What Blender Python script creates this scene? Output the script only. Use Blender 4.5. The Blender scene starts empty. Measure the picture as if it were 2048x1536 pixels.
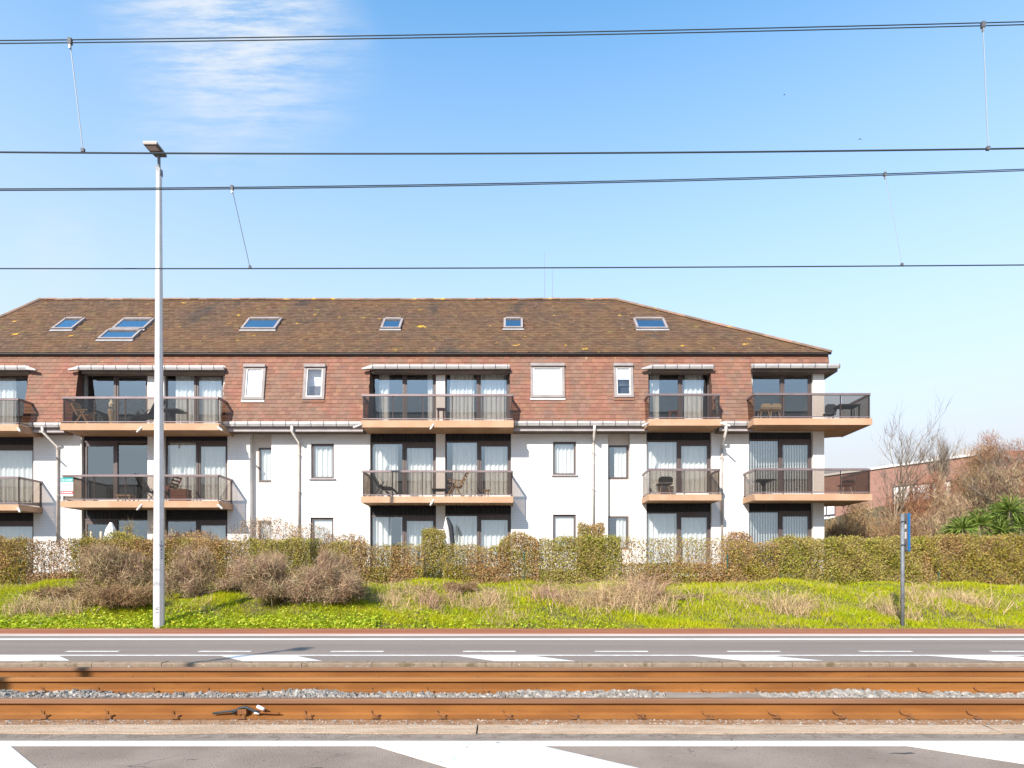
import bpy, math, random
import numpy as np
from mathutils import Vector, Matrix

random.seed(7)
rng = np.random.default_rng(11)
SC = bpy.context.scene
COL = SC.collection

# ------------------------------------------------------------------ camera
FPX, HOR, CX, CZ = 1200.0, 1152.0, 1024.0, 1.25      # focal length and horizon row in photo pixels, eye height
cam_d = bpy.data.cameras.new('camera')
cam_d.sensor_width = 36.0
cam_d.lens = 36.0 * FPX / 2048.0
cam_d.shift_y = (HOR - 768.0) / 2048.0
cam_d.clip_end = 3000
cam = bpy.data.objects.new('camera', cam_d)
COL.objects.link(cam)
cam.location = (0, 0, CZ)
cam.rotation_euler = (math.pi / 2, 0, 0)
SC.camera = cam

# ------------------------------------------------------------------ light
SUN_TRAVEL = Vector((0.52, 1.0, -0.78)).normalized()
SUN_ELEV = math.asin(-SUN_TRAVEL.z)
SUN_ROT = math.atan2(-SUN_TRAVEL.x, -SUN_TRAVEL.y)
SC.view_settings.view_transform = 'Standard'
SC.view_settings.look = 'None'
SC.view_settings.gamma = 1.0
SC.view_settings.use_curve_mapping = False
SC.view_settings.exposure = 1.18
SKY_STRENGTH = 0.15
SUN_STRENGTH = 3.4

world = bpy.data.worlds.new('World')
SC.world = world
world.use_nodes = True


class NT:
    """small node-tree writer"""
    def __init__(s, tree):
        s.t = tree
        s.t.nodes.clear()

    def n(s, typ, **kw):
        nd = s.t.nodes.new(typ)
        for k, v in kw.items():
            if k.startswith('i_'):
                nd.inputs[k[2:].replace('_', ' ')].default_value = v
            else:
                setattr(nd, k, v)
        return nd

    def l(s, a, b):
        s.t.links.new(a, b)

    def put(s, sock, v):
        if hasattr(v, 'is_linked') or isinstance(v, bpy.types.NodeSocket):
            s.l(v, sock)
        else:
            sock.default_value = v

    def math(s, op, a, b=0.0, c=None, clamp=False):
        nd = s.n('ShaderNodeMath', operation=op, use_clamp=clamp)
        s.put(nd.inputs[0], a)
        s.put(nd.inputs[1], b)
        if c is not None:
            s.put(nd.inputs[2], c)
        return nd.outputs[0]

    def mix(s, f, a, b):
        nd = s.n('ShaderNodeMix', data_type='RGBA')
        s.put(nd.inputs[0], f)
        s.put(nd.inputs[6], a)
        s.put(nd.inputs[7], b)
        return nd.outputs[2]

    def smooth(s, x, a, b):
        nd = s.n('ShaderNodeMapRange', interpolation_type='SMOOTHSTEP')
        s.put(nd.inputs[0], x)
        nd.inputs[1].default_value = a
        nd.inputs[2].default_value = b
        return nd.outputs[0]

    def noise(s, vec, scale, detail=4.0, rough=0.55):
        nd = s.n('ShaderNodeTexNoise')
        if vec is not None:
            s.l(vec, nd.inputs['Vector'])
        nd.inputs['Scale'].default_value = scale
        nd.inputs['Detail'].default_value = detail
        nd.inputs['Roughness'].default_value = rough
        return nd.outputs[0]

    def scaled(s, vec, sc, rot=(0, 0, 0)):
        nd = s.n('ShaderNodeMapping')
        s.l(vec, nd.inputs['Vector'])
        nd.inputs['Scale'].default_value = sc
        nd.inputs['Rotation'].default_value = rot
        return nd.outputs[0]


def build_world():
    w = NT(world.node_tree)
    out = w.n('ShaderNodeOutputWorld')
    bg = w.n('ShaderNodeBackground')
    bg.inputs['Strength'].default_value = SKY_STRENGTH
    sky = w.n('ShaderNodeTexSky', sky_type='NISHITA')
    sky.sun_disc = False
    sky.sun_elevation = SUN_ELEV
    sky.sun_rotation = SUN_ROT
    sky.altitude = 0
    sky.air_density = 0.8
    sky.dust_density = 0.25
    sky.ozone_density = 2.5
    tc = w.n('ShaderNodeTexCoord')
    sep = w.n('ShaderNodeSeparateXYZ')
    w.l(tc.outputs['Generated'], sep.inputs[0])
    y = w.math('MAXIMUM', sep.outputs[1], 0.05)
    u = w.math('DIVIDE', sep.outputs[0], y)
    v = w.math('DIVIDE', sep.outputs[2], y)
    comb = w.n('ShaderNodeCombineXYZ')
    w.l(u, comb.inputs[0])
    w.l(v, comb.inputs[1])
    fine = w.noise(w.scaled(comb.outputs[0], (7, 38, 1), (0, 0, 0.10)), 1.0, 8, 0.68)
    big = w.noise(w.scaled(comb.outputs[0], (3, 4, 1)), 1.0, 3, 0.5)

    def patch(cu, cv, ru, rv, amp):
        a = w.math('DIVIDE', w.math('SUBTRACT', u, cu), ru)
        b = w.math('DIVIDE', w.math('SUBTRACT', v, cv), rv)
        r = w.math('SQRT', w.math('ADD', w.math('MULTIPLY', a, a), w.math('MULTIPLY', b, b)))
        r = w.math('ADD', r, w.math('MULTIPLY', w.math('SUBTRACT', big, 0.5), 0.9))
        m = w.smooth(r, 1.0, 0.25)
        return w.math('MULTIPLY', m, amp)
    m = w.math('ADD', patch(-0.47, 0.98, 0.27, 0.42, 1.15), patch(-0.76, 0.53, 0.10, 0.12, 0.35))
    f = w.math('MULTIPLY', m, w.smooth(fine, 0.25, 0.70), clamp=True)
    f = w.math('MULTIPLY', f, 1.0)
    # pale lower sky as in a hazy coastal noon: colour only, no light patches
    hs = w.n('ShaderNodeHueSaturation')
    hs.inputs['Saturation'].default_value = 1.16
    hs.inputs['Value'].default_value = 1.32
    hs.inputs['Hue'].default_value = 0.485
    w.l(sky.outputs[0], hs.inputs['Color'])
    hz = w.n('ShaderNodeMapRange')
    w.l(sep.outputs[2], hz.inputs[0])
    hz.inputs[1].default_value, hz.inputs[2].default_value = 0.72, 0.17
    hz.inputs[3].default_value, hz.inputs[4].default_value = 0.0, 1.0
    hazed = w.mix(hz.outputs[0], hs.outputs[0], (2.46, 2.60, 2.80, 1))
    colr = w.mix(f, hazed, (2.30, 2.56, 2.90, 1))
    w.l(colr, bg.inputs['Color'])
    w.l(bg.outputs[0], out.inputs['Surface'])


build_world()

sun_d = bpy.data.lights.new('sun', 'SUN')
sun_d.energy = SUN_STRENGTH
sun_d.angle = math.radians(0.53)
sun_d.color = (1.0, 0.93, 0.83)
sun = bpy.data.objects.new('sun', sun_d)
COL.objects.link(sun)
sun.rotation_euler = SUN_TRAVEL.to_track_quat('-Z', 'Y').to_euler()
sun.location = (-20, -38, 40)

# ------------------------------------------------------------------ helpers
def Xp(px, Y): return (px - CX) * Y / FPX
def Zp(py, Y): return CZ + (HOR - py) * Y / FPX
def P(px, py, Y): return Vector((Xp(px, Y), Y, Zp(py, Y)))


def lin(r, g, b):
    def c(v):
        v /= 255.0
        return v / 12.92 if v <= 0.04045 else ((v + 0.055) / 1.055) ** 2.4
    return (c(r), c(g), c(b), 1.0)


def rgb(v, k=1.0):
    return (v[0] * k, v[1] * k, v[2] * k, 1.0)


MATS = {}


def mat(name, c1, c2=None, nscale=4.0, detail=5.0, rough=0.85, island=0.0, hue=0.0, bump=0.0, bscale=60.0,
        metal=0.0, spec=0.35, coat=0.0, stretch=(1, 1, 1), contrast=(0.35, 0.65), spots=None, trans=0.0, extra=None):
    m = bpy.data.materials.new(name)
    m.use_nodes = True
    w = NT(m.node_tree)
    out = w.n('ShaderNodeOutputMaterial')
    b = w.n('ShaderNodeBsdfPrincipled')
    b.inputs['Roughness'].default_value = rough
    b.inputs['Metallic'].default_value = metal
    b.inputs['Specular IOR Level'].default_value = spec
    geo = w.n('ShaderNodeNewGeometry')
    pos = geo.outputs['Position']
    c1 = rgb(c1)
    col = c1
    if c2 is not None:
        vec = w.scaled(pos, stretch) if stretch != (1, 1, 1) else pos
        f = w.smooth(w.noise(vec, nscale, detail), *contrast)
        col = w.mix(f, c1, rgb(c2))
    if spots:
        for (sc, sscale, th, wd, sstretch) in spots:
            f = w.smooth(w.noise(w.scaled(pos, sstretch), sscale, 5, 0.6), th, th + wd)
            col = w.mix(f, col, rgb(sc))
    if island or hue:
        oi = w.n('ShaderNodeObjectInfo')
        r = w.math('FRACT', w.math('ADD', geo.outputs['Random Per Island'], w.math('MULTIPLY', oi.outputs['Random'], 7.31)))
        hs = w.n('ShaderNodeHueSaturation')
        w.put(hs.inputs['Color'], col)
        w.l(w.math('ADD', w.math('MULTIPLY', r, 2 * island), 1.0 - island), hs.inputs['Value'])
        r2 = w.math('FRACT', w.math('MULTIPLY', r, 13.7))
        w.l(w.math('ADD', w.math('MULTIPLY', r2, 2 * hue), 0.5 - hue), hs.inputs['Hue'])
        col = hs.outputs[0]
    if extra:
        col = extra(w, col, pos)
    w.put(b.inputs['Base Color'], col)
    if bump:
        bn = w.n('ShaderNodeBump')
        bn.inputs['Strength'].default_value = bump
        bn.inputs['Distance'].default_value = 0.02
        w.l(w.noise(pos, bscale, 4, 0.6), bn.inputs['Height'])
        w.l(bn.outputs[0], b.inputs['Normal'])
    if trans:
        tr = w.n('ShaderNodeBsdfTranslucent')
        w.put(tr.inputs['Color'], col)
        ms = w.n('ShaderNodeMixShader')
        ms.inputs[0].default_value = trans
        w.l(b.outputs[0], ms.inputs[1])
        w.l(tr.outputs[0], ms.inputs[2])
        w.l(ms.outputs[0], out.inputs['Surface'])
    else:
        w.l(b.outputs[0], out.inputs['Surface'])
    MATS[name] = m
    return m


def glass_mat(name, tint, refl, rough=0.0, rcol=(1, 1, 1)):
    m = bpy.data.materials.new(name)
    m.use_nodes = True
    w = NT(m.node_tree)
    out = w.n('ShaderNodeOutputMaterial')
    t = w.n('ShaderNodeBsdfTransparent')
    t.inputs['Color'].default_value = rgb(tint)
    g = w.n('ShaderNodeBsdfGlossy')
    g.inputs['Roughness'].default_value = rough
    g.inputs['Color'].default_value = rgb(rcol)
    lw = w.n('ShaderNodeLayerWeight')
    lw.inputs['Blend'].default_value = 0.5
    f = w.math('ADD', w.math('MULTIPLY', w.math('POWER', lw.outputs['Facing'], 4.0), 0.6), refl, clamp=True)
    ms = w.n('ShaderNodeMixShader')
    w.l(f, ms.inputs[0])
    w.l(t.outputs[0], ms.inputs[1])
    w.l(g.outputs[0], ms.inputs[2])
    w.l(ms.outputs[0], out.inputs['Surface'])
    MATS[name] = m
    return m


class MB:
    def __init__(s):
        s.v, s.f = [], []

    def quad(s, *pts):
        i = len(s.v)
        s.v += [tuple(p) for p in pts]
        s.f.append(tuple(range(i, i + len(pts))))
        return s

    def hexa(s, p):
        """8 points: bottom 4 (ccw from above), top 4"""
        i = len(s.v)
        s.v += [tuple(q) for q in p]
        for a in ((3, 2, 1, 0), (4, 5, 6, 7), (0, 1, 5, 4), (1, 2, 6, 5), (2, 3, 7, 6), (3, 0, 4, 7)):
            s.f.append(tuple(i + k for k in a))
        return s

    def box(s, x0, x1, y0, y1, z0, z1):
        if x0 > x1: x0, x1 = x1, x0
        if y0 > y1: y0, y1 = y1, y0
        if z0 > z1: z0, z1 = z1, z0
        return s.hexa([(x0, y0, z0), (x1, y0, z0), (x1, y1, z0), (x0, y1, z0),
                       (x0, y0, z1), (x1, y0, z1), (x1, y1, z1), (x0, y1, z1)])

    def bar(s, a, b, w, h=None, up=(0, 0, 1)):
        a, b = Vector(a), Vector(b)
        h = h or w
        d = (b - a).normalized()
        u = Vector(up)
        if abs(d.dot(u)) > 0.98:
            u = Vector((0, 1, 0))
        r = d.cross(u).normalized() * (w / 2)
        t = r.cross(d).normalized() * (h / 2)
        return s.hexa([a - r - t, a + r - t, b + r - t, b - r - t, a - r + t, a + r + t, b + r + t, b - r + t])

    def prism(s, poly, a, b, axis='x'):
        """poly = list of 2D points in the plane across axis, extruded from a to b"""
        n = len(poly)
        i = len(s.v)
        for t in (a, b):
            for (p, q) in poly:
                s.v.append({'x': (t, p, q), 'y': (p, t, q), 'z': (p, q, t)}[axis])
        s.f.append(tuple(i + k for k in range(n))[::-1])
        s.f.append(tuple(i + n + k for k in range(n)))
        for k in range(n):
            k2 = (k + 1) % n
            s.f.append((i + k, i + k2, i + n + k2, i + n + k))
        return s

    def tube(s, path, r, n=6, cap=True):
        path = [Vector(p) for p in path]
        rs = r if isinstance(r, (list, tuple)) else [r] * len(path)
        i0 = len(s.v)
        ref = Vector((0.31, 0.17, 0.93))
        for k, p in enumerate(path):
            d = (path[min(k + 1, len(path) - 1)] - path[max(k - 1, 0)]).normalized()
            if abs(d.dot(ref)) > 0.95:
                ref2 = Vector((0.9, 0.3, 0.1))
            else:
                ref2 = ref
            a = d.cross(ref2).normalized()
            b = d.cross(a)
            for j in range(n):
                t = 2 * math.pi * j / n
                s.v.append(tuple(p + (a * math.cos(t) + b * math.sin(t)) * rs[k]))
        for k in range(len(path) - 1):
            for j in range(n):
                j2 = (j + 1) % n
                s.f.append((i0 + k * n + j, i0 + k * n + j2, i0 + (k + 1) * n + j2, i0 + (k + 1) * n + j))
        if cap:
            s.f.append(tuple(i0 + j for j in range(n))[::-1])
            s.f.append(tuple(i0 + (len(path) - 1) * n + j for j in range(n)))
        return s

    def lathe(s, prof, c=(0, 0, 0), n=16):
        """prof = [(radius, z)...]"""
        i0 = len(s.v)
        for (r, z) in prof:
            for j in range(n):
                t = 2 * math.pi * j / n
                s.v.append((c[0] + r * math.cos(t), c[1] + r * math.sin(t), c[2] + z))
        for k in range(len(prof) - 1):
            for j in range(n):
                j2 = (j + 1) % n
                s.f.append((i0 + k * n + j, i0 + k * n + j2, i0 + (k + 1) * n + j2, i0 + (k + 1) * n + j))
        s.f.append(tuple(i0 + j for j in range(n))[::-1])
        s.f.append(tuple(i0 + (len(prof) - 1) * n + j for j in range(n)))
        return s

    def mesh(s, name, m=None, smooth=False):
        me = bpy.data.meshes.new(name)
        me.from_pydata(s.v, [], s.f)
        if m is not None:
            me.materials.append(MATS[m] if isinstance(m, str) else m)
        if smooth:
            me.polygons.foreach_set('use_smooth', [True] * len(me.polygons))
        me.update()
        return me

    def build(s, name, m, parent=None, smooth=False):
        return link(name, s.mesh(name, m, smooth), parent)


def link(name, me, parent=None, loc=None):
    o = bpy.data.objects.new(name, me)
    COL.objects.link(o)
    if parent is not None:
        o.parent = parent
        if parent.type == 'EMPTY' and parent.location.length > 0 and loc is None:
            o.matrix_parent_inverse = Matrix.Translation(-parent.location)
    if loc is not None:
        o.location = loc
    return o


def tag(o, label=None, cat=None, group=None, kind=None):
    for k, v in (('label', label), ('category', cat), ('group', group), ('kind', kind)):
        if v:
            o[k] = v
    return o


def thing(name, label, cat, loc=(0, 0, 0), group=None):
    o = bpy.data.objects.new(name, None)
    o.empty_display_size = 0.2
    COL.objects.link(o)
    o.location = loc
    return tag(o, label, cat, group)


def part_empty(name, parent):
    o = bpy.data.objects.new(name, None)
    o.empty_display_size = 0.1
    COL.objects.link(o)
    o.parent = parent
    if parent.location.length > 0:
        o.matrix_parent_inverse = Matrix.Translation(-parent.location)
    return o


def soup(name, arr, m, parent=None):
    """n polygons of k loose corners: arr (n,k,3)"""
    arr = np.asarray(arr, dtype=np.float32)
    n, k, _ = arr.shape
    me = bpy.data.meshes.new(name)
    me.vertices.add(n * k)
    me.vertices.foreach_set('co', arr.ravel())
    me.loops.add(n * k)
    me.loops.foreach_set('vertex_index', np.arange(n * k, dtype=np.int32))
    me.polygons.add(n)
    me.polygons.foreach_set('loop_start', np.arange(0, n * k, k, dtype=np.int32))
    me.materials.append(MATS[m])
    me.polygons.foreach_set('use_smooth', [False] * n)
    me.update(calc_edges=True)
    o = link(name, me, parent)
    if parent is not None:
        o['kind'] = 'stuff'
    return o


BOXF = np.array([(3, 2, 1, 0), (4, 5, 6, 7), (0, 1, 5, 4), (1, 2, 6, 5), (2, 3, 7, 6), (3, 0, 4, 7)], dtype=np.int32)


def boxes(name, arr, m, parent=None):
    """n eight-cornered solids: arr (n,8,3)"""
    arr = np.asarray(arr, dtype=np.float32)
    n = len(arr)
    me = bpy.data.meshes.new(name)
    me.vertices.add(n * 8)
    me.vertices.foreach_set('co', arr.ravel())
    idx = (BOXF[None] + (np.arange(n, dtype=np.int32) * 8)[:, None, None]).ravel()
    me.loops.add(n * 24)
    me.loops.foreach_set('vertex_index', idx)
    me.polygons.add(n * 6)
    me.polygons.foreach_set('loop_start', np.arange(0, n * 24, 4, dtype=np.int32))
    me.polygons.foreach_set('use_smooth', [False] * (n * 6))
    me.materials.append(MATS[m])
    me.update(calc_edges=True)
    return link(name, me, parent)


def unit(v):
    return v / np.maximum(np.linalg.norm(v, axis=-1, keepdims=True), 1e-9)


def rdir(n, up=0.0):
    d = rng.normal(size=(n, 3))
    d = unit(d)
    d[:, 2] += up
    return unit(d)


def ribbons(p, d, L, w):
    """thin tapering twig triangles"""
    n = len(p)
    s = unit(np.cross(d, rdir(n))) * (np.asarray(w).reshape(-1, 1) / 2)
    tip = p + d * np.asarray(L).reshape(-1, 1)
    return np.stack([p - s, p + s, tip], axis=1)


def leaves(p, size, up=0.3):
    n = len(p)
    nrm = rdir(n, up)
    a = unit(np.cross(nrm, rdir(n)))
    b = np.cross(nrm, a)
    s = np.asarray(size).reshape(-1, 1)
    a, b = a * s * 0.5, b * s * 0.32
    return np.stack([p - a, p - b, p + a, p + b], axis=1)


# ------------------------------------------------------------------ materials
def crack_extra(w, col, pos):
    nd = w.n('ShaderNodeTexNoise')
    nd.inputs['Scale'].default_value = 5.0
    w.l(pos, nd.inputs['Vector'])
    mx = w.n('ShaderNodeVectorMath', operation='ADD')
    sc = w.n('ShaderNodeVectorMath', operation='SCALE')
    w.l(nd.outputs['Color'], sc.inputs[0])
    sc.inputs['Scale'].default_value = 0.22
    w.l(pos, mx.inputs[0])
    w.l(sc.outputs[0], mx.inputs[1])
    vo = w.n('ShaderNodeTexVoronoi', feature='DISTANCE_TO_EDGE')
    vo.inputs['Scale'].default_value = 1.05
    w.l(mx.outputs[0], vo.inputs['Vector'])
    line = w.smooth(vo.outputs['Distance'], 0.007, 0.001)
    mask = w.smooth(w.noise(pos, 1.6, 2), 0.50, 0.62)
    return w.mix(w.math('MULTIPLY', w.math('MULTIPLY', line, mask), 0.8), col, (0.05, 0.042, 0.036, 1))


mat('asphalt', (0.225, 0.170, 0.130), (0.30, 0.232, 0.182), nscale=1.3, rough=0.95, bump=0.55, bscale=85,
    spots=[((0.095, 0.088, 0.08), 42.0, 0.60, 0.10, (1, 1, 1)), ((0.40, 0.33, 0.27), 60.0, 0.62, 0.08, (1, 1, 1)),
           ((0.06, 0.055, 0.05), 3.0, 0.66, 0.012, (0.35, 1.6, 1))], extra=crack_extra)
mat('far_asphalt', (0.205, 0.163, 0.134), (0.245, 0.198, 0.166), nscale=0.5, rough=0.95, bump=0.3, bscale=70,
    stretch=(0.15, 2.2, 1), spots=[((0.15, 0.14, 0.13), 30.0, 0.6, 0.1, (1, 1, 1))])
mat('verge_grit', (0.21, 0.16, 0.12), (0.29, 0.23, 0.18), nscale=9, rough=1.0, bump=0.8, bscale=70,
    spots=[((0.12, 0.10, 0.085), 38.0, 0.58, 0.08, (1, 1, 1)), ((0.40, 0.36, 0.31), 50.0, 0.62, 0.08, (1, 1, 1))])
mat('edge_concrete', (0.38, 0.265, 0.175), (0.47, 0.345, 0.24), nscale=4.5, rough=0.95, bump=0.7, bscale=55, stretch=(0.4, 3, 1),
    spots=[((0.27, 0.20, 0.145), 16.0, 0.58, 0.1, (0.5, 2, 1)), ((0.60, 0.49, 0.385), 28.0, 0.62, 0.1, (0.6, 1.5, 1))])
mat('kerb_concrete', (0.21, 0.152, 0.104), (0.28, 0.212, 0.155), nscale=6, rough=0.95, bump=0.6, bscale=60,
    spots=[((0.14, 0.10, 0.055), 6.0, 0.53, 0.12, (1, 1, 0.6)), ((0.46, 0.37, 0.29), 14.0, 0.64, 0.06, (1, 1, 1))])
mat('road_paint', (0.58, 0.56, 0.53), (0.66, 0.645, 0.62), nscale=2.5, rough=0.8, bump=0.3, bscale=90,
    spots=[((0.42, 0.38, 0.34), 3.0, 0.60, 0.2, (1, 1, 1)), ((0.20, 0.17, 0.145), 24.0, 0.70, 0.03, (1, 1, 1)), ((0.26, 0.215, 0.175), 7.0, 0.70, 0.03, (1, 1, 1))])
mat('worn_paint', (0.55, 0.53, 0.51), (0.68, 0.66, 0.63), nscale=5, rough=0.8,
    spots=[((0.30, 0.28, 0.26), 11.0, 0.62, 0.08, (1, 1, 1))])
mat('red_path', (0.28, 0.092, 0.040), (0.33, 0.125, 0.06), nscale=1.2, rough=0.95, stretch=(0.3, 3, 1), bump=0.3)
mat('path_edge', (0.42, 0.36, 0.33), (0.50, 0.44, 0.41), nscale=1.5, rough=0.95, stretch=(0.3, 3, 1))
mat('rust', (0.195, 0.072, 0.016), (0.265, 0.105, 0.024), nscale=2.2, rough=0.9, stretch=(0.5, 1, 3), bump=0.25, bscale=140,
    spots=[((0.19, 0.068, 0.02), 22.0, 0.60, 0.12, (0.6, 1, 2.5))])
mat('rail_head_rusty', (0.24, 0.096, 0.026), (0.30, 0.13, 0.04), nscale=3, rough=0.8, stretch=(0.2, 3, 3))
mat('rail_head', (0.20, 0.10, 0.052), (0.26, 0.14, 0.08), nscale=3, rough=0.55, metal=0.25, stretch=(0.2, 3, 3))
mat('rust_dark', (0.17, 0.07, 0.025), (0.25, 0.11, 0.04), nscale=20, rough=0.9)
mat('ballast', (0.20, 0.178, 0.155), (0.34, 0.305, 0.265), nscale=9, rough=0.95, island=0.35, hue=0.015,
    spots=[((0.36, 0.22, 0.10), 2.2, 0.66, 0.10, (1, 1, 1))])
mat('ballast_bed', (0.15, 0.135, 0.12), (0.24, 0.22, 0.19), nscale=40, rough=1.0, bump=1.0, bscale=45)
mat('soil', (0.075, 0.058, 0.030), (0.10, 0.085, 0.035), nscale=2.0, rough=1.0)
mat('grass', (0.40, 0.45, 0.006), (0.50, 0.49, 0.015), nscale=1.3, rough=0.75, island=0.30, hue=0.022, spec=0.2, trans=0.35,
    spots=[((0.42, 0.35, 0.08), 0.9, 0.64, 0.10, (1, 1.6, 1)), ((0.12, 0.22, 0.03), 1.7, 0.66, 0.08, (1, 1, 1))])
mat('weed_leaf', (0.36, 0.44, 0.02), (0.46, 0.50, 0.03), nscale=3, rough=0.6, island=0.3, hue=0.02, trans=0.35)
mat('straw', (0.58, 0.42, 0.24), (0.46, 0.32, 0.17), nscale=3, rough=0.85, island=0.3, hue=0.012, trans=0.2)
mat('bramble', (0.30, 0.18, 0.12), (0.44, 0.28, 0.17), nscale=3, rough=0.9, island=0.4, hue=0.02)
mat('bark', (0.20, 0.15, 0.10), (0.32, 0.25, 0.17), nscale=6, rough=0.95, bump=0.5)
mat('dark_bark', (0.10, 0.075, 0.055), (0.17, 0.125, 0.09), nscale=8, rough=0.95)
mat('grey_twig', (0.12, 0.095, 0.08), (0.19, 0.15, 0.12), nscale=4, rough=0.95, island=0.3)
mat('hedge_leaf', (0.34, 0.27, 0.045), (0.42, 0.27, 0.10), nscale=1.1, rough=0.7, island=0.4, hue=0.035, trans=0.25, contrast=(0.42, 0.6))
mat('hedge_green', (0.30, 0.29, 0.032), (0.40, 0.32, 0.08), nscale=1.5, rough=0.7, island=0.4, hue=0.03, trans=0.25)
mat('hedge_brown', (0.46, 0.29, 0.14), (0.34, 0.205, 0.10), nscale=1.7, rough=0.85, island=0.4, hue=0.03, trans=0.15)
mat('hedge_twig', (0.40, 0.28, 0.16), (0.26, 0.175, 0.10), nscale=5, rough=0.95, island=0.35)
mat('bush_twig', (0.30, 0.185, 0.12), (0.36, 0.27, 0.15), nscale=2.2, rough=0.95, island=0.5, hue=0.03)
mat('bush_twig_red', (0.31, 0.140, 0.070), (0.24, 0.125, 0.07), nscale=0.8, rough=0.95, island=0.4, hue=0.02)
mat('bush_twig_tan', (0.31, 0.205, 0.095), (0.24, 0.145, 0.072), nscale=0.8, rough=0.95, island=0.4, hue=0.02)
mat('yucca_leaf', (0.10, 0.155, 0.022), (0.20, 0.26, 0.045), nscale=4, rough=0.6, island=0.5, hue=0.02, trans=0.15)


def brick_extra(w, col, pos):
    bt = w.n('ShaderNodeTexBrick')
    sep = w.n('ShaderNodeSeparateXYZ')
    w.l(pos, sep.inputs[0])
    cb = w.n('ShaderNodeCombineXYZ')
    w.l(sep.outputs[0], cb.inputs[0])
    w.l(sep.outputs[2], cb.inputs[1])
    w.l(cb.outputs[0], bt.inputs['Vector'])
    bt.inputs['Scale'].default_value = 1.0
    bt.inputs['Brick Width'].default_value = 0.21
    bt.inputs['Row Height'].default_value = 0.075
    bt.inputs['Mortar Size'].default_value = 0.007
    bt.inputs['Color1'].default_value = (1, 1, 1, 1)
    bt.inputs['Color2'].default_value = (0.97, 0.97, 0.965, 1)
    bt.inputs['Mortar'].default_value = (0.80, 0.785, 0.77, 1)
    mx = w.n('ShaderNodeMix', data_type='RGBA', blend_type='MULTIPLY')
    mx.inputs[0].default_value = 1.0
    w.put(mx.inputs[6], col)
    w.l(bt.outputs['Color'], mx.inputs[7])
    return mx.outputs[2]


mat('white_brick', (0.80, 0.785, 0.765), (0.77, 0.75, 0.725), nscale=0.8, rough=0.85, bump=0.2, bscale=40, extra=brick_extra,
    spots=[((0.66, 0.635, 0.60), 1.2, 0.62, 0.14, (3, 3, 0.35))])
mat('niche_render', (0.66, 0.60, 0.54), (0.70, 0.64, 0.58), nscale=2, rough=0.9)
mat('mansard_tile', (0.240, 0.112, 0.074), (0.205, 0.116, 0.082), nscale=1.1, rough=0.85, island=0.15, hue=0.008, contrast=(0.4, 0.62),
    spots=[((0.18, 0.122, 0.098), 2.3, 0.60, 0.10, (1, 1, 1.6)), ((0.40, 0.26, 0.15), 3.0, 0.68, 0.07, (1, 1, 1))])
mat('mansard_backing', (0.10, 0.05, 0.035), rough=0.95)
mat('roof_tile', (0.130, 0.070, 0.034), (0.105, 0.062, 0.037), nscale=0.7, rough=0.95, island=0.20, hue=0.010,
    spots=[((0.066, 0.046, 0.034), 0.55, 0.58, 0.12, (1, 0.6, 0.6)), ((0.135, 0.088, 0.036), 1.1, 0.60, 0.12, (1, 1, 1)),
           ((0.46, 0.27, 0.03), 3.3, 0.665, 0.025, (0.7, 1, 1)), ((0.40, 0.34, 0.28), 9.0, 0.715, 0.02, (1, 1, 1))])
mat('ridge_tile', (0.26, 0.15, 0.10), (0.20, 0.135, 0.095), nscale=2, rough=0.95, island=0.25,
    spots=[((0.50, 0.32, 0.06), 1.6, 0.60, 0.08, (1, 1, 1))])
mat('zinc', (0.44, 0.42, 0.41), (0.36, 0.345, 0.34), nscale=3, rough=0.55, metal=0.15, stretch=(1, 1, 3))
mat('zinc_bracket', (0.10, 0.10, 0.11), rough=0.7)
mat('fascia', (0.33, 0.29, 0.295), (0.38, 0.34, 0.34), nscale=2, rough=0.8)
mat('soffit', (0.13, 0.10, 0.085), (0.17, 0.13, 0.105), nscale=2, rough=0.9)
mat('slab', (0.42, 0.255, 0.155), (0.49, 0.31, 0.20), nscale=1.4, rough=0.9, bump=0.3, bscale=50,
    spots=[((0.42, 0.265, 0.165), 5.0, 0.62, 0.10, (0.8, 1, 2))])
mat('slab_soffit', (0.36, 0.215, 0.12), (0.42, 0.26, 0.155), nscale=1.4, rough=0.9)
mat('rusty_grit', (0.25, 0.12, 0.05), (0.36, 0.21, 0.12), nscale=14, rough=1.0, bump=0.6, bscale=70)
mat('dark_board', (0.018, 0.018, 0.022), (0.024, 0.023, 0.027), nscale=3, rough=0.6)
mat('frame', (0.085, 0.062, 0.06), (0.10, 0.075, 0.072), nscale=2, rough=0.5, spec=0.5)
mat('railing', (0.19, 0.142, 0.142), (0.23, 0.175, 0.175), nscale=2, rough=0.4, metal=0.3)
mat('railing_post', (0.10, 0.075, 0.075), rough=0.5)
mat('curtain', (0.90, 0.89, 0.86), (0.86, 0.85, 0.82), nscale=2, rough=0.95, trans=0.12)
mat('blind', (0.86, 0.86, 0.86), rough=0.7)
mat('roller_blind', (0.80, 0.80, 0.79), rough=0.8)
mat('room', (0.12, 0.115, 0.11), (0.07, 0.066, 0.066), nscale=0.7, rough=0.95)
mat('roof_window_frame', (0.25, 0.215, 0.205), (0.30, 0.26, 0.25), nscale=3, rough=0.75, metal=0.0)
mat('white_sash', (0.62, 0.58, 0.55), rough=0.5)
mat('unlit_interior', (0.03, 0.03, 0.03), rough=0.8)  # near-black stand-in for the unlit space under the skylights
mat('pipe_white', (0.70, 0.66, 0.61), (0.62, 0.58, 0.53), nscale=4, rough=0.6)
mat('pipe_brown', (0.34, 0.29, 0.26), (0.42, 0.37, 0.33), nscale=3, rough=0.6)
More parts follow.
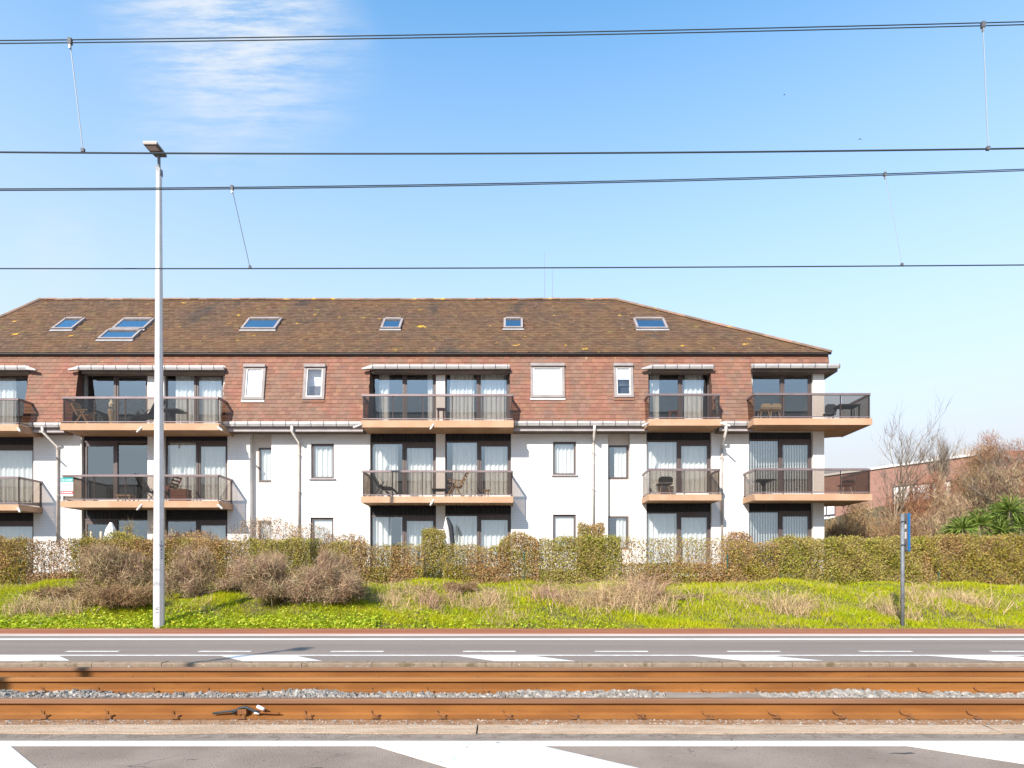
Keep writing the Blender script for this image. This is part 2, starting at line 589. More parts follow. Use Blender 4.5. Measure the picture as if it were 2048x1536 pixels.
mat('pole_paint', (0.50, 0.49, 0.49), (0.56, 0.55, 0.55), nscale=3, rough=0.45, metal=0.1,
    spots=[((0.42, 0.41, 0.40), 5.0, 0.68, 0.06, (1, 1, 0.4))])
mat('galvanised', (0.15, 0.16, 0.175), (0.20, 0.21, 0.225), nscale=8, rough=0.6, metal=0.2)
mat('lamp_housing', (0.10, 0.085, 0.075), rough=0.5, metal=0.3)
mat('lamp_housing_top', (0.70, 0.69, 0.67), rough=0.5)
mat('lamp_lens', (0.42, 0.34, 0.33), rough=0.3)
mat('cable', (0.035, 0.045, 0.05), rough=0.6, metal=0.2)
mat('clamp', (0.30, 0.29, 0.27), rough=0.5, metal=0.5)
mat('sign_blue', (0.01, 0.12, 0.32), rough=0.4)
mat('sign_grey', (0.12, 0.105, 0.10), (0.17, 0.15, 0.14), nscale=6, rough=0.6)
mat('teal_print', (0.03, 0.30, 0.28), rough=0.5)
mat('white_print', (0.82, 0.82, 0.82), rough=0.5)
mat('red_print', (0.72, 0.05, 0.07), rough=0.5)
mat('grey_print', (0.45, 0.47, 0.52), rough=0.5)
mat('ink', (0.09, 0.09, 0.10), rough=0.6)
mat('wood', (0.50, 0.34, 0.20), (0.58, 0.41, 0.25), nscale=8, rough=0.7, stretch=(1, 1, 6))
mat('pale_wood', (0.66, 0.55, 0.38), (0.72, 0.61, 0.44), nscale=8, rough=0.7)
mat('brown_wood', (0.28, 0.125, 0.085), (0.34, 0.165, 0.11), nscale=5, rough=0.7)
mat('dark_plastic', (0.045, 0.05, 0.058), rough=0.5)
mat('cream_fabric', (0.68, 0.62, 0.47), (0.74, 0.68, 0.53), nscale=6, rough=0.95)
mat('black_cover', (0.02, 0.024, 0.028), rough=0.7)
mat('white_cover', (0.70, 0.68, 0.66), rough=0.9)
mat('green_post', (0.012, 0.09, 0.06), rough=0.5)
mat('far_brick', (0.34, 0.185, 0.14), (0.29, 0.155, 0.118), nscale=1.2, rough=0.9, stretch=(1, 1, 3), bump=0.4, bscale=8)
mat('far_roof', (0.40, 0.17, 0.11), (0.33, 0.14, 0.10), nscale=1.0, rough=0.9)
mat('far_white', (0.75, 0.74, 0.72), rough=0.8)
mat('far_frame', (0.05, 0.045, 0.05), rough=0.6)
mat('antenna', (0.30, 0.32, 0.34), rough=0.5, metal=0.4)
mat('bird', (0.03, 0.03, 0.035), rough=0.8)
mat('sleeper', (0.34, 0.30, 0.26), (0.42, 0.24, 0.12), nscale=3, rough=0.95)
mat('patch_concrete', (0.24, 0.185, 0.145), (0.30, 0.24, 0.19), nscale=3, rough=0.95, bump=0.3)
glass_mat('glass', (0.95, 0.97, 0.97), 0.30, rcol=(0.80, 0.93, 1.0))
glass_mat('dark_glass', (0.96, 0.97, 0.98), 0.06)
glass_mat('roof_glass', (0.55, 0.65, 0.75), 0.42)
glass_mat('smoked_glass', (0.67, 0.625, 0.585), 0.03)

# ------------------------------------------------------------------ terrain
PROFILE = [(-400, -0.45), (13.85, -0.45), (13.95, -0.03), (14.2, 0.02), (15.0, 0.22), (16.2, 0.56), (17.4, 0.86), (18.3, 1.0),
           (19.6, 1.03), (22.9, 1.25), (32, 1.4), (60, 2.2), (120, 3.0), (900, 4.0)]
PY = np.array([p[0] for p in PROFILE], float)
PZ = np.array([p[1] for p in PROFILE], float)


def sstep(a, b, x):
    t = np.clip((np.asarray(x, float) - a) / (b - a), 0, 1)
    return t * t * (3 - 2 * t)


def ground_z(x, y):
    x = np.asarray(x, float)
    y = np.asarray(y, float)
    z = np.interp(y, PY, PZ)
    bank = sstep(14.1, 15.5, y) * (1 - sstep(18.2, 19.0, y))
    z = z + bank * (0.10 * np.sin(x * 0.9 + 0.7) * np.sin(y * 1.7 + x * 0.3) + 0.06 * np.sin(x * 2.3 + 1.1))
    z = z + 5.0 * sstep(14.5, 30, x) * sstep(21, 34, y) * (1 - 0.5 * sstep(60, 160, y))
    return z


def gz(x, y):
    return float(ground_z(x, y))


def build_ground():
    xs = np.concatenate([np.linspace(-900, -40, 12), np.linspace(-36, 44, 161), np.linspace(50, 900, 14)])
    ys = np.concatenate([np.array([-400, -100, 0, 13.8, 13.86, 13.95, 14.1]), np.linspace(14.3, 20, 24),
                         np.linspace(20.6, 40, 22), np.array([44, 50, 60, 80, 120, 200, 400, 900])])
    X, Y = np.meshgrid(xs, ys)
    Z = ground_z(X, Y)
    v = np.stack([X, Y, Z], -1).reshape(-1, 3)
    nx = len(xs)
    f = []
    for j in range(len(ys) - 1):
        for i in range(nx - 1):
            a = j * nx + i
            f.append((a, a + 1, a + nx + 1, a + nx))
    me = bpy.data.meshes.new('ground')
    me.from_pydata(v.tolist(), [], f)
    me.materials.append(MATS['soil'])
    me.polygons.foreach_set('use_smooth', [True] * len(me.polygons))
    me.update()
    tag(link('ground', me), kind='structure')


build_ground()

# ------------------------------------------------------------------ roads
XL, XR = -60.0, 60.0


def road_objects():
    near = MB().box(XL, XR, -30, 4.62, -0.30, 0.0).build('near_road', 'asphalt')
    tag(near, kind='structure')
    far = MB().box(XL, XR, 8.78, 12.55, -0.35, 0.0).build('far_road', 'far_asphalt')
    tag(far, kind='structure')
    MB().box(XL, XR, 4.40, 4.53, 0.002, 0.006).build('painted_line', 'road_paint', near)
    # near hatching: slanting bars running from the line towards the camera
    for k in range(-5, 6):
        x0 = -1.0 + 3.9 * k
        y1, y0 = 4.398, 1.6
        sl = 1.18
        MB().prism([(x0, y1), (x0 + 1.22, y1), (x0 + 1.22 + sl * (y1 - y0), y0), (x0 + sl * (y1 - y0), y0)][::-1],
                   0.002, 0.006, 'z').build('hatch_bar', 'road_paint', near)
    # far markings
    MB().box(XL, XR, 9.40, 9.48, 0.002, 0.006).build('painted_line', 'worn_paint', far)
    MB().box(XL, XR, 11.72, 11.98, 0.002, 0.006).build('painted_line', 'road_paint', far)
    for k in range(-8, 9):
        x0 = -8.27 + 3.7 * (k + 2)
        y1, y0 = 9.398, 8.80
        MB().prism([(x0, y1), (x0 + 1.16, y1), (x0 + 1.16 + 1.05 * (y1 - y0), y0), (x0 + 1.05 * (y1 - y0), y0)][::-1],
                   0.002, 0.006, 'z').build('hatch_bar', 'road_paint', far)
    x0 = Xp(134, 9.93)
    for k in range(-8, 14):
        xa = x0 + 2.185 * k
        MB().box(xa, xa + 0.87, 9.89, 9.97, 0.002, 0.006).build('painted_dash', 'worn_paint', far)
    # raised red cycle path with pale edge
    tag(MB().box(XL, XR, 12.55, 12.78, -0.35, 0.02).build('path_edging', 'path_edge'), kind='structure')
    tag(MB().box(XL, XR, 12.78, 14.02, -0.35, 0.025).build('cycle_path', 'red_path'), kind='structure')
    # kerb of the far road, stone by stone
    k_root = thing('kerb', 'weathered concrete kerb between the rails and the far road', 'kerb', (0, 8.66, 0))
    L = 1.0
    me = MB().prism([(-0.10, -0.34), (0.10, -0.34), (0.10, 0.012), (-0.085, 0.012), (-0.10, -0.005)], 0.004, L - 0.004, 'x').mesh('kerb_stone', 'kerb_concrete')
    for k in range(-12, 12):
        o = link('kerb_stone', me, k_root, (k * L + random.uniform(-.002, .002), random.uniform(-.006, .006), random.uniform(-.006, .004)))
    # near edge: concrete strip and gritty verge
    tag(MB().box(XL, XR, 4.625, 4.80, -0.30, -0.008).build('gritty_verge', 'verge_grit'), kind='structure')
    strip = thing('concrete_edging', 'cracked tan concrete edging along the near rail', 'edging', (0, 4.9, 0))
    xs = [-14.0, -9.3, -5.4, Xp(955, 4.9), 3.9, 8.2, 14]
    for a, b in zip(xs[:-1], xs[1:]):
        n = max(4, int((b - a) / 0.35))
        mb = MB()
        pts = []
        for i in range(n + 1):
            x = a + 0.006 + (b - a - 0.012) * i / n
            pts.append((x, 4.78 + random.uniform(-.02, .03)))
        mid = [(x, 4.97 + random.uniform(-.006, .006)) for x, _ in pts]
        back = [(x, 5.075 + random.uniform(-.012, .012)) for x, _ in pts]
        for i in range(n):
            for A, B, za, zb in ((pts, mid, 0.0, 0.018), (mid, back, 0.018, -0.012)):
                mb.quad((A[i][0], A[i][1], za), (A[i + 1][0], A[i + 1][1], za), (B[i + 1][0], B[i + 1][1], zb), (B[i][0], B[i][1], zb))
            mb.quad((pts[i][0], pts[i][1], -.3), (pts[i + 1][0], pts[i + 1][1], -.3), (pts[i + 1][0], pts[i + 1][1], 0), (pts[i][0], pts[i][1], 0))
            mb.quad((back[i + 1][0], back[i + 1][1], -.3), (back[i][0], back[i][1], -.3), (back[i][0], back[i][1], -.012), (back[i + 1][0], back[i + 1][1], -.012))
        mb.build('edging_slab', 'edge_concrete', strip)
    tag(MB().box(XL, XR, 5.085, 8.56, -0.5, -0.085).build('track_bed', 'ballast_bed'), kind='structure')
    tag(MB().box(XL, XR, 5.07, 5.44, -0.084, -0.046).build('rusty_strip', 'rusty_grit'), kind='structure')


road_objects()

# ------------------------------------------------------------------ tram track
RH = 0.13            # rail head height above the road


def rail(y, label, step, x_clip, clip_phase):
    r = thing('rail', label, 'rail', (0, y, RH - 0.172), 'tram rails')
    prof = [(-0.075, 0), (0.075, 0), (0.075, 0.012), (0.02, 0.028), (0.0085, 0.045), (0.0085, 0.122), (0.036, 0.134),
            (0.036, 0.166), (0.028, 0.172), (-0.028, 0.172), (-0.036, 0.166), (-0.036, 0.134), (-0.0085, 0.122), (-0.0085, 0.045),
            (-0.02, 0.028), (-0.075, 0.012)]
    body = MB()
    body.prism([(a, b) for a, b in prof], XL, XR, 'x')
    me = body.mesh('rail_web', 'rust')
    link('rail_web', me, r, (0, 0, 0))
    link('rail_head', MB().prism([(-0.0375, 0.1335), (0.0375, 0.1335), (0.0375, 0.1665), (0.029, 0.1735), (-0.029, 0.1735), (-0.0375, 0.1665)], XL, XR, 'x').mesh('rail_head', 'rail_head_rusty' if y == YB else 'rail_head'), r, (0, 0, 0))
    # spring clip: bent rod on the foot with a screw
    clip = MB()
    clip.tube([(-0.045, -0.030, 0.075), (-0.040, -0.034, 0.058), (-0.020, -0.045, 0.036), (0.015, -0.06, 0.030), (0.045, -0.07, 0.028), (0.05, -0.05, 0.03), (0.02, -0.03, 0.034)], 0.006, 5)
    clip.box(-0.02, 0.05, -0.098, -0.055, 0.010, 0.017)
    clip.lathe([(0.014, 0.0), (0.014, 0.016), (0.008, 0.020)], (0.03, -0.07, 0.019), 6)
    cme = clip.mesh('rail_clip', 'rust_dark')
    k0 = int(-12 / step)
    for k in range(k0, -k0 + 1):
        link('rail_clip', cme, r, (clip_phase + k * step + random.uniform(-.012, .012), 0, random.uniform(-.003, .003)))
    return r


YN, YB, YC = 5.49, 6.62, 7.36
S_STEP = 0.602
rail(YN, 'nearest rusty tram rail, with a cable bond on its foot', S_STEP, 6, Xp(95, YN))
rail(YB, 'middle rusty tram rail rising from grey ballast', S_STEP, 7, Xp(205, YB))
rail(YC, 'farthest rusty tram rail, nearest to the concrete kerb', S_STEP, 8, Xp(76, YC))


def track_extras():
    me = MB().prism([(-0.95, -0.16), (0.95, -0.16), (0.95, 0.0), (0.55, 0.03), (-0.55, 0.03), (-0.95, 0.0)], -0.11, 0.11, 'x').mesh('sleeper', 'sleeper')
    for k in range(-24, 25):
        x = Xp(205, YB) + k * S_STEP
        o = link('sleeper', me, None, (x, 6.32, -0.105))
        tag(o, 'concrete sleeper half buried in the ballast under the rails', 'sleeper', 'track sleepers')
    # ballast stones
    n = 21000
    x = rng.uniform(-8.5, 8.5, n)
    y = rng.uniform(5.60, 6.58, n)
    n2 = 5000
    x = np.concatenate([x, rng.uniform(-9.5, 9.5, n2), rng.uniform(-8, 8, 2500)])
    y = np.concatenate([y, rng.uniform(6.70, 8.5, n2), rng.uniform(5.10, 5.40, 2500)])
    n = len(x)
    lump = 0.018 * np.sin(x * 2.1) + 0.012 * np.sin(x * 5.3 + y * 3)
    z = -0.078 + np.maximum(lump, -0.01) + rng.uniform(0, 0.022, n) + 0.034 * sstep(5.9, 6.4, y) * (y < 6.6)
    z = np.where(y < 5.45, -0.048 + rng.uniform(-.004, .004, n), z)
    keep = ~((x > Xp(1345, 6.0)) & (x < Xp(1548, 6.0)) & (y > 5.6) & (y < 6.45))
    x, y, z = x[keep], y[keep], z[keep]
    n = len(x)
    s = rng.uniform(0.011, 0.025, n)
    s = np.where(y < 5.45, s * 0.45, s)
    base = np.array([(-1, -1, -.8), (1, -1, -.8), (1, 1, -.8), (-1, 1, -.8), (-.7, -.7, .8), (.7, -.7, .8), (.7, .7, .8), (-.7, .7, .8)])
    v = base[None] * s[:, None, None] * rng.uniform(0.55, 1.25, (n, 8, 3))
    th = rng.uniform(0, 6.28, n)
    c, sn = np.cos(th), np.sin(th)
    vx = v[..., 0] * c[:, None] - v[..., 1] * sn[:, None]
    vy = v[..., 0] * sn[:, None] + v[..., 1] * c[:, None]
    ph = rng.uniform(-.6, .6, n)
    c, sn = np.cos(ph), np.sin(ph)
    vz = v[..., 2] * c[:, None] + vx * sn[:, None]
    vx = vx * c[:, None] - v[..., 2] * sn[:, None]
    arr = np.stack([vx + x[:, None], vy + y[:, None], vz + z[:, None]], -1)
    o = boxes('ballast_gravel', arr, 'ballast')
    tag(o, 'loose grey ballast stones between and around the rails', 'gravel', kind='stuff')
    # concrete cover between the rails
    t = thing('track_cover', 'worn concrete cover plate with a rusty lid in the ballast', 'cover', (Xp(1440, 6.0), 6.0, -0.06))
    x0, x1 = Xp(1335, 6.0), Xp(1555, 6.0)
    MB().prism([(x0, 5.62), (x1 - .1, 5.62), (x1, 5.8), (x1 - .05, 6.42), (x0 + .15, 6.5), (x0 - .05, 6.0)], -0.09, -0.008, 'z').build('concrete_plate', 'patch_concrete', t)
    MB().lathe([(0.20, 0), (0.19, 0.02), (0.13, 0.05), (0.0, 0.055)], (Xp(1425, 5.85), 5.85, -0.009), 20).build('lid', 'rust', t)
    # cable bond on the nearest rail
    y = YN - 0.055
    b = thing('cable_bond', 'black cable with pale sleeves bent over the foot of the nearest rail', 'cable', (Xp(495, y), y, 0.0))
    def q(px, py, dy=0.0): return P(px, py, y + dy)
    MB().tube([q(426, 1427), q(445, 1424), q(466, 1421.5), q(474, 1420)], 0.011, 6).build('cable', 'cable', b, True)
    MB().tube([q(465, 1427), q(472, 1421), q(480, 1416), q(490, 1414), q(498, 1417), q(508, 1422), q(520, 1425)], 0.013, 6).build('cable', 'cable', b, True)
    MB().tube([q(520, 1425), q(536, 1426), q(552, 1427), q(560, 1427)], 0.010, 6).build('copper_end', 'rust', b, True)
    MB().tube([q(515, 1413, -.01), q(528, 1419, -.03)], 0.016, 8).build('sleeve', 'white_cover', b, True)
    MB().tube([q(509, 1425), q(519, 1427)], 0.013, 8).build('sleeve', 'white_cover', b, True)
    MB().box(q(477, 1420).x, q(494, 1420).x, y - .02, y + .03, q(0, 1428).z, q(0, 1418).z).build('clamp_block', 'rust_dark', b)


track_extras()

# ------------------------------------------------------------------ apartment building
YBAL, YW = 21.85, 22.95              # balcony fronts, front wall
YG = YW + 0.14                       # window plane
BX0, BX1 = -22.0, Xp(1648, YW)       # ends of the house
ZG = 1.10                            # foot of the walls
MY0, MY1 = 22.40, 22.85              # tiled upper storey: foot and top
MZ0, MZ1 = Zp(845, MY0), Zp(704, MY1)
RY0, RY1 = 22.68, 26.5               # main roof: eaves and ridge
RZ0, RZ1 = Zp(705.5, RY0), Zp(600, RY1)
RX0, RX1 = Xp(80, RY1), Xp(1230, RY1)
REX0, REX1 = -22.3, Xp(1663, RY0)    # eaves corners

bld = thing('apartment_building', 'long white brick apartment house with tiled upper storey and smoked glass balconies', 'building', (-5, 25, ZG))


def on_plane(px, py, y0, z0, y1, z1):
    """point of a plane that runs along x and rises from (y0,z0) to (y1,z1), seen at a photo pixel"""
    k = (HOR - py) / FPX
    sl = (z1 - z0) / (y1 - y0)
    Y = (z0 - CZ - sl * y0) / (k - sl)
    return Vector((Xp(px, Y), Y, CZ + k * Y))


def M(px, py): return on_plane(px, py, MY0, MZ0, MY1, MZ1)
def R(px, py): return on_plane(px, py, RY0, RZ0, RY1, RZ1)
def mv(p): return (p.z - MZ0) / (MZ1 - MZ0)
def mpt(x, v, out=0.0):
    n = Vector((0, -(MZ1 - MZ0), (MY1 - MY0))).normalized()
    return Vector((x, MY0 + (MY1 - MY0) * v, MZ0 + (MZ1 - MZ0) * v)) + n * out
RN = Vector((0, -(RZ1 - RZ0), (RY1 - RY0))).normalized()
def rpt(x, v, out=0.0):
    return Vector((x, RY0 + (RY1 - RY0) * v, RZ0 + (RZ1 - RZ0) * v)) + RN * out
def rv(p): return (p.z - RZ0) / (RZ1 - RZ0)


def holed(mb, us, vs, holes, f):
    """grid of quads over u,v with rectangular holes (u0,u1,v0,v1)"""
    us, vs = sorted(set(us)), sorted(set(vs))
    for a, b in zip(us[:-1], us[1:]):
        for c, d in zip(vs[:-1], vs[1:]):
            um, vm = (a + b) / 2, (c + d) / 2
            if any(h[0] < um < h[1] and h[2] < vm < h[3] for h in holes):
                continue
            mb.quad(f(a, c), f(b, c), f(b, d), f(a, d))


# ---- openings of the front wall: px0, px1, top, bottom in the photo
BAYS1 = [(-130, 67), (163, 295), (328, 455), (740, 872), (890, 1022), (1293, 1423), (1498, 1626)]
TOPBAYS = [(-130, 56), (158, 295), (328, 447), (741, 872), (890, 1020), (1297, 1424), (1505, 1626)]
holes = []
for (a, b) in BAYS1:
    fl1 = 1010 if a < 0 else (1004 if a < 500 else (995 if a < 1200 else 991))
    holes.append([a, b, 863, fl1 - 4])                        # first floor
    holes.append([a, b, fl1 + 11, 1146])                      # ground floor
for (a, b) in TOPBAYS:
    fl2 = 850 if a < 0 else (848 if a < 500 else (842 if a < 1200 else 839))
    holes.append([a, b, 744, fl2 + 2])
SINGLE = [(622, 668, 887, 957), (1106, 1152, 883, 950), (621, 667, 1035, 1104), (1106, 1152, 1029, 1098)]
NICHE = [(500, 543, 862, 1150), (1216, 1260, 860, 1150)]
for h in SINGLE + NICHE:
    holes.append(list(h))
W_HOLES = [(Xp(a, YW), Xp(b, YW), Zp(d, YW), Zp(c, YW)) for a, b, c, d in holes]
WTOP = Zp(728, YW)


def build_walls():
    mb = MB()
    us = [BX0, BX1] + [h[0] for h in W_HOLES] + [h[1] for h in W_HOLES]
    us = [u for u in us if BX0 <= u <= BX1]
    vs = [ZG - 0.4, WTOP] + [h[2] for h in W_HOLES] + [h[3] for h in W_HOLES]
    holed(mb, us, vs, W_HOLES, lambda u, v: (u, YW, v))
    for h in W_HOLES:
        x0, x1, z0, z1 = h
        x0 = max(x0, BX0)
        d = YW + 0.26
        mb.quad((x0, YW, z0), (x0, YW, z1), (x0, d, z1), (x0, d, z0))
        mb.quad((x1, YW, z1), (x1, YW, z0), (x1, d, z0), (x1, d, z1))
        mb.quad((x0, YW, z1), (x1, YW, z1), (x1, d, z1), (x0, d, z1))
        mb.quad((x0, YW, z0), (x0, d, z0), (x1, d, z0), (x1, YW, z0))
    w = mb.build('front_wall', 'white_brick', bld)
    # side and rear walls
    MB().box(BX1 - 0.25, BX1, YW + 0.27, 30.0, ZG - .4, Zp(738, YW)).build('side_wall', 'white_brick', bld)
    MB().box(BX0, BX0 + 0.25, YW + 0.27, 30.0, ZG - .4, WTOP).build('side_wall', 'white_brick', bld)
    MB().box(BX0, BX1, 30.0, 30.25, ZG - .4, WTOP).build('rear_wall', 'white_brick', bld)
    # rooms behind the glass, one open-fronted box a storey
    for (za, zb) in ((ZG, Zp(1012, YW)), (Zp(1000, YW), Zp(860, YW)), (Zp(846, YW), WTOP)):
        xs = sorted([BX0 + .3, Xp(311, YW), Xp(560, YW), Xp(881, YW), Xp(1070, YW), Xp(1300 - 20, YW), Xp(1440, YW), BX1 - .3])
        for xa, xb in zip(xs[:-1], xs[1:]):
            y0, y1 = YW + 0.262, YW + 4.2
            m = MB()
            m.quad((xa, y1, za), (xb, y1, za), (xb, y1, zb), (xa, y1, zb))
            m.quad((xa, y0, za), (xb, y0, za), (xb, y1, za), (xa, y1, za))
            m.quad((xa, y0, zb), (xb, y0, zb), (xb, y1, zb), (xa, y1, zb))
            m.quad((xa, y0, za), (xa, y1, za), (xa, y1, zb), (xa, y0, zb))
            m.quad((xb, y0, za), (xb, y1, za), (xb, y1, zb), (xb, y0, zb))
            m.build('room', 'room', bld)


build_walls()


def curtain(x0, x1, z0, z1, y, parent, m='curtain', waves=None, blades=False):
    mb = MB()
    if blades:
        n = max(3, int((x1 - x0) / 0.10))
        for i in range(n):
            xa = x0 + (x1 - x0) * i / n
            mb.quad((xa, y - .025, z0), (xa + .075, y + .025, z0), (xa + .075, y + .025, z1), (xa, y - .025, z1))
    else:
        L = abs(x1 - x0)
        n = max(8, int(L / 0.022))
        ph = random.uniform(0, 6)
        pts = []
        for i in range(n + 1):
            t = i / n
            x = x0 + (x1 - x0) * t
            yy = y + 0.035 * math.sin(2 * math.pi * x / 0.17 + ph + 1.3 * math.sin(x * 3.1)) + 0.012 * math.sin(x * 61 + ph)
            pts.append((x, yy))
        for (a, b) in zip(pts[:-1], pts[1:]):
            mb.quad((a[0], a[1], z0), (b[0], b[1], z0), (b[0], b[1], z1), (a[0], a[1], z1))
    return mb.build('curtain', m, parent)


def bay(px0, px1, ytop, zbot, slider, curtains, gtop, drop=8, blades=False):
    """a glazed balcony bay: dark boards above, a fixed light and a sliding door in brown frames"""
    x0, x1 = Xp(px0, YW) + .004, Xp(px1, YW) - .004
    zt = Zp(ytop, YW) - .004
    zg = Zp(gtop, YG)
    zd = Zp(gtop + drop, YG)
    b = part_empty('glazed_bay', bld)
    # boards
    n = max(6, int((x1 - x0) / 0.145))
    for i in range(n):
        xa = x0 + (x1 - x0) * i / n
        MB().box(xa + .004, xa + (x1 - x0) / n - .004, YG + 0.0 + (i % 2) * .004, YG + .03, zg + .06, zt).build('board', 'dark_board', b)
    xm = (x0 + x1) / 2
    fw = 0.065
    yf0, yf1 = YG - .035, YG + .04
    fr = MB()
    fr.box(x0, x0 + fw * .8, yf0, yf1, zbot, zg + .06)
    fr.box(x1 - fw * .8, x1, yf0, yf1, zbot, zg + .06)
    fr.box(xm - fw * .7, xm + fw * .7, yf0 - .012, yf1, zbot, zg + .06)
    fr.box(x0 + fw * .8, xm - fw * .7, yf0, yf1, zg, zg + .06)
    fr.box(xm + fw * .7, x1 - fw * .8, yf0, yf1, zg, zg + .06)
    fr.box(x0 + fw * .8, xm - fw * .7, yf0, yf1, zbot, zbot + .07)
    fr.box(xm + fw * .7, x1 - fw * .8, yf0, yf1, zbot, zbot + .07)
    fr.build('window_frame', 'frame', b)
    lights = [(x0 + fw * .8, xm - fw * .7), (xm + fw * .7, x1 - fw * .8)]
    for i, (a, c) in enumerate(lights):
        if i == slider:
            s = MB()
            e = 0.075
            s.box(a + .002, a + e, yf0 + .01, yf1 - .01, zbot + .072, zg - .002)
            s.box(c - e, c - .002, yf0 + .01, yf1 - .01, zbot + .072, zg - .002)
            s.box(a + e, c - e, yf0 + .01, yf1 - .01, zd, zg - .002)
            s.box(a + e, c - e, yf0 + .01, yf1 - .01, zbot + .072, zbot + .15)
            s.build('sliding_sash', 'frame', b)
            g = (a + e, c - e, zbot + .15, zd)
        else:
            g = (a, c, zbot + .07, zg)
        MB().quad((g[0], YG, g[2]), (g[1], YG, g[2]), (g[1], YG, g[3]), (g[0], YG, g[3])).build('pane', 'glass', b)
    for (u0, u1) in curtains:
        curtain(x0 + (x1 - x0) * u0, x0 + (x1 - x0) * u1, zbot + .03, zt - .02, YG + 0.16, b, blades=blades)
    return b


def z_slab(py): return Zp(py, YBAL)


FULL = [(0.02, 0.98)]
#      first floor bays: px0 px1 slider curtains glass-top
F1 = {163: (0, [], 893 - 8), 328: (1, [(0.03, .97)], 885), -130: (1, FULL, 893), 740: (1, [(.02, .40), (.55, .97)], 888),
      890: (1, [(.10, .50), (.60, .98)], 885), 1293: (1, FULL, 884), 1498: (1, FULL, 882)}
FT = {158: (1, [(.0, .06), (.93, 1.0)], 748), 328: (1, [(.12, .98)], 747), -130: (1, [(.3, .8)], 750), 741: (1, [(.10, .26), (.86, .98)], 741),
      890: (1, [(.06, .44), (.54, .94)], 741), 1297: (1, [(.05, .20), (.60, .90)], 743), 1505: (1, [], 741)}
F0 = {163: (0, [], 1041), 328: (1, [(.5, .98)], 1043), -130: (1, FULL, 1045), 740: (1, [(.02, .30), (.45, .97)], 1034),
      890: (1, FULL, 1032), 1293: (1, FULL, 1027), 1498: (1, FULL, 1025)}
for (a, b) in BAYS1:
    fl1 = 1010 if a < 0 else (1004 if a < 500 else (995 if a < 1200 else 991))
    s, c, g = F1[a]
    bay(a, b, 863, z_slab(fl1) + .01, s, c, g, blades=(a == 1498))
    s, c, g = F0[a]
    bay(a, b, fl1 + 11, Zp(1146, YW) + .02, s, c, g, blades=(a == 1498))
for (a, b) in TOPBAYS:
    fl2 = 850 if a < 0 else (848 if a < 500 else (842 if a < 1200 else 839))
    s, c, g = FT[a]
    bay(a, b, 733, z_slab(fl2) + .01, s, c, g, drop=7)


def single_window(px0, px1, py0, py1, dy=0.10, cur=((.05, .95),), sill=True, blind=None):
    Y = YW + dy
    x0, x1, z0, z1 = Xp(px0, YW) + .003, Xp(px1, YW) - .003, Zp(py1, YW) + .003, Zp(py0, YW) - .003
    w = part_empty('window', bld)
    e = 0.075
    f = MB()
    f.box(x0, x0 + e, Y - .03, Y + .04, z0, z1)
    f.box(x1 - e, x1, Y - .03, Y + .04, z0, z1)
    f.box(x0 + e, x1 - e, Y - .03, Y + .04, z1 - e, z1)
    f.box(x0 + e, x1 - e, Y - .03, Y + .04, z0, z0 + e)
    f.build('window_frame', 'frame', w)
    MB().quad((x0 + e, Y, z0 + e), (x1 - e, Y, z0 + e), (x1 - e, Y, z1 - e), (x0 + e, Y, z1 - e)).build('pane', 'glass', w)
    for (u0, u1) in cur:
        curtain(x0 + (x1 - x0) * u0, x0 + (x1 - x0) * u1, z0 + .03, z1 - .03, Y + .10, w)
    if blind:
        MB().box(x0 + .06, x1 - .06, Y + .05, Y + .06, z0 + (z1 - z0) * (1 - blind), z1 - .04).build('roller_blind', 'roller_blind', w)
    if sill:
        MB().box(x0 - .07, x1 + .07, YW - .07, YW + dy - .035, z0 - .05, z0 - .005).build('sill', 'fascia', w)


single_window(622, 668, 887, 957)
single_window(1106, 1152, 883, 950)
single_window(621, 667, 1035, 1104, cur=(), blind=.93)
single_window(1106, 1152, 1029, 1098, cur=(), blind=.93)


def niches():
    for (px0, px1, yt, wins) in ((500, 543, 862, ((512, 543, 893, 962, ((.1, .9),)), (512, 543, 1040, 1104, ((.1, .9),)))),
                                 (1216, 1260, 860, ((1217, 1259, 888, 956, ((.35, .95),)), (1217, 1259, 1031, 1098, ((.45, .9),))))):
        Y = YW + 0.255
        sc = Y / YW
        n = part_empty('recessed_strip', bld)
        x0, x1 = Xp(px0, YW) + .002, Xp(px1, YW) - .002
        hs = []
        for (a, b, c, d, cur) in wins:
            hs.append((max(Xp(a, YW), x0), min(Xp(b, YW), x1), Zp(d, YW), Zp(c, YW)))
        mb = MB()
        holed(mb, [x0, x1] + [h[0] for h in hs] + [h[1] for h in hs], [ZG - .3, Zp(yt, YW)] + [h[2] for h in hs] + [h[3] for h in hs], hs,
              lambda u, v: (u, Y - .005, v))
        mb.build('rendered_panel', 'niche_render', n)
        for (h, wn) in zip(hs, wins):
            e = 0.065
            f = MB()
            a, b, c, d = h[0] + .002, h[1] - .002, h[2] + .002, h[3] - .002
            f.box(a, a + e, Y - .03, Y + .03, c, d)
            f.box(b - e, b, Y - .03, Y + .03, c, d)
            f.box(a + e, b - e, Y - .03, Y + .03, d - e, d)
            f.box(a + e, b - e, Y - .03, Y + .03, c, c + e)
            f.build('window_frame', 'frame', n)
            MB().quad((a + e, Y, c + e), (b - e, Y, c + e), (b - e, Y, d - e), (a + e, Y, d - e)).build('pane', 'glass', n)
            for (u0, u1) in wn[4]:
                curtain(a + (b - a) * u0, a + (b - a) * u1, c + .03, d - .03, Y + .10, n)


niches()

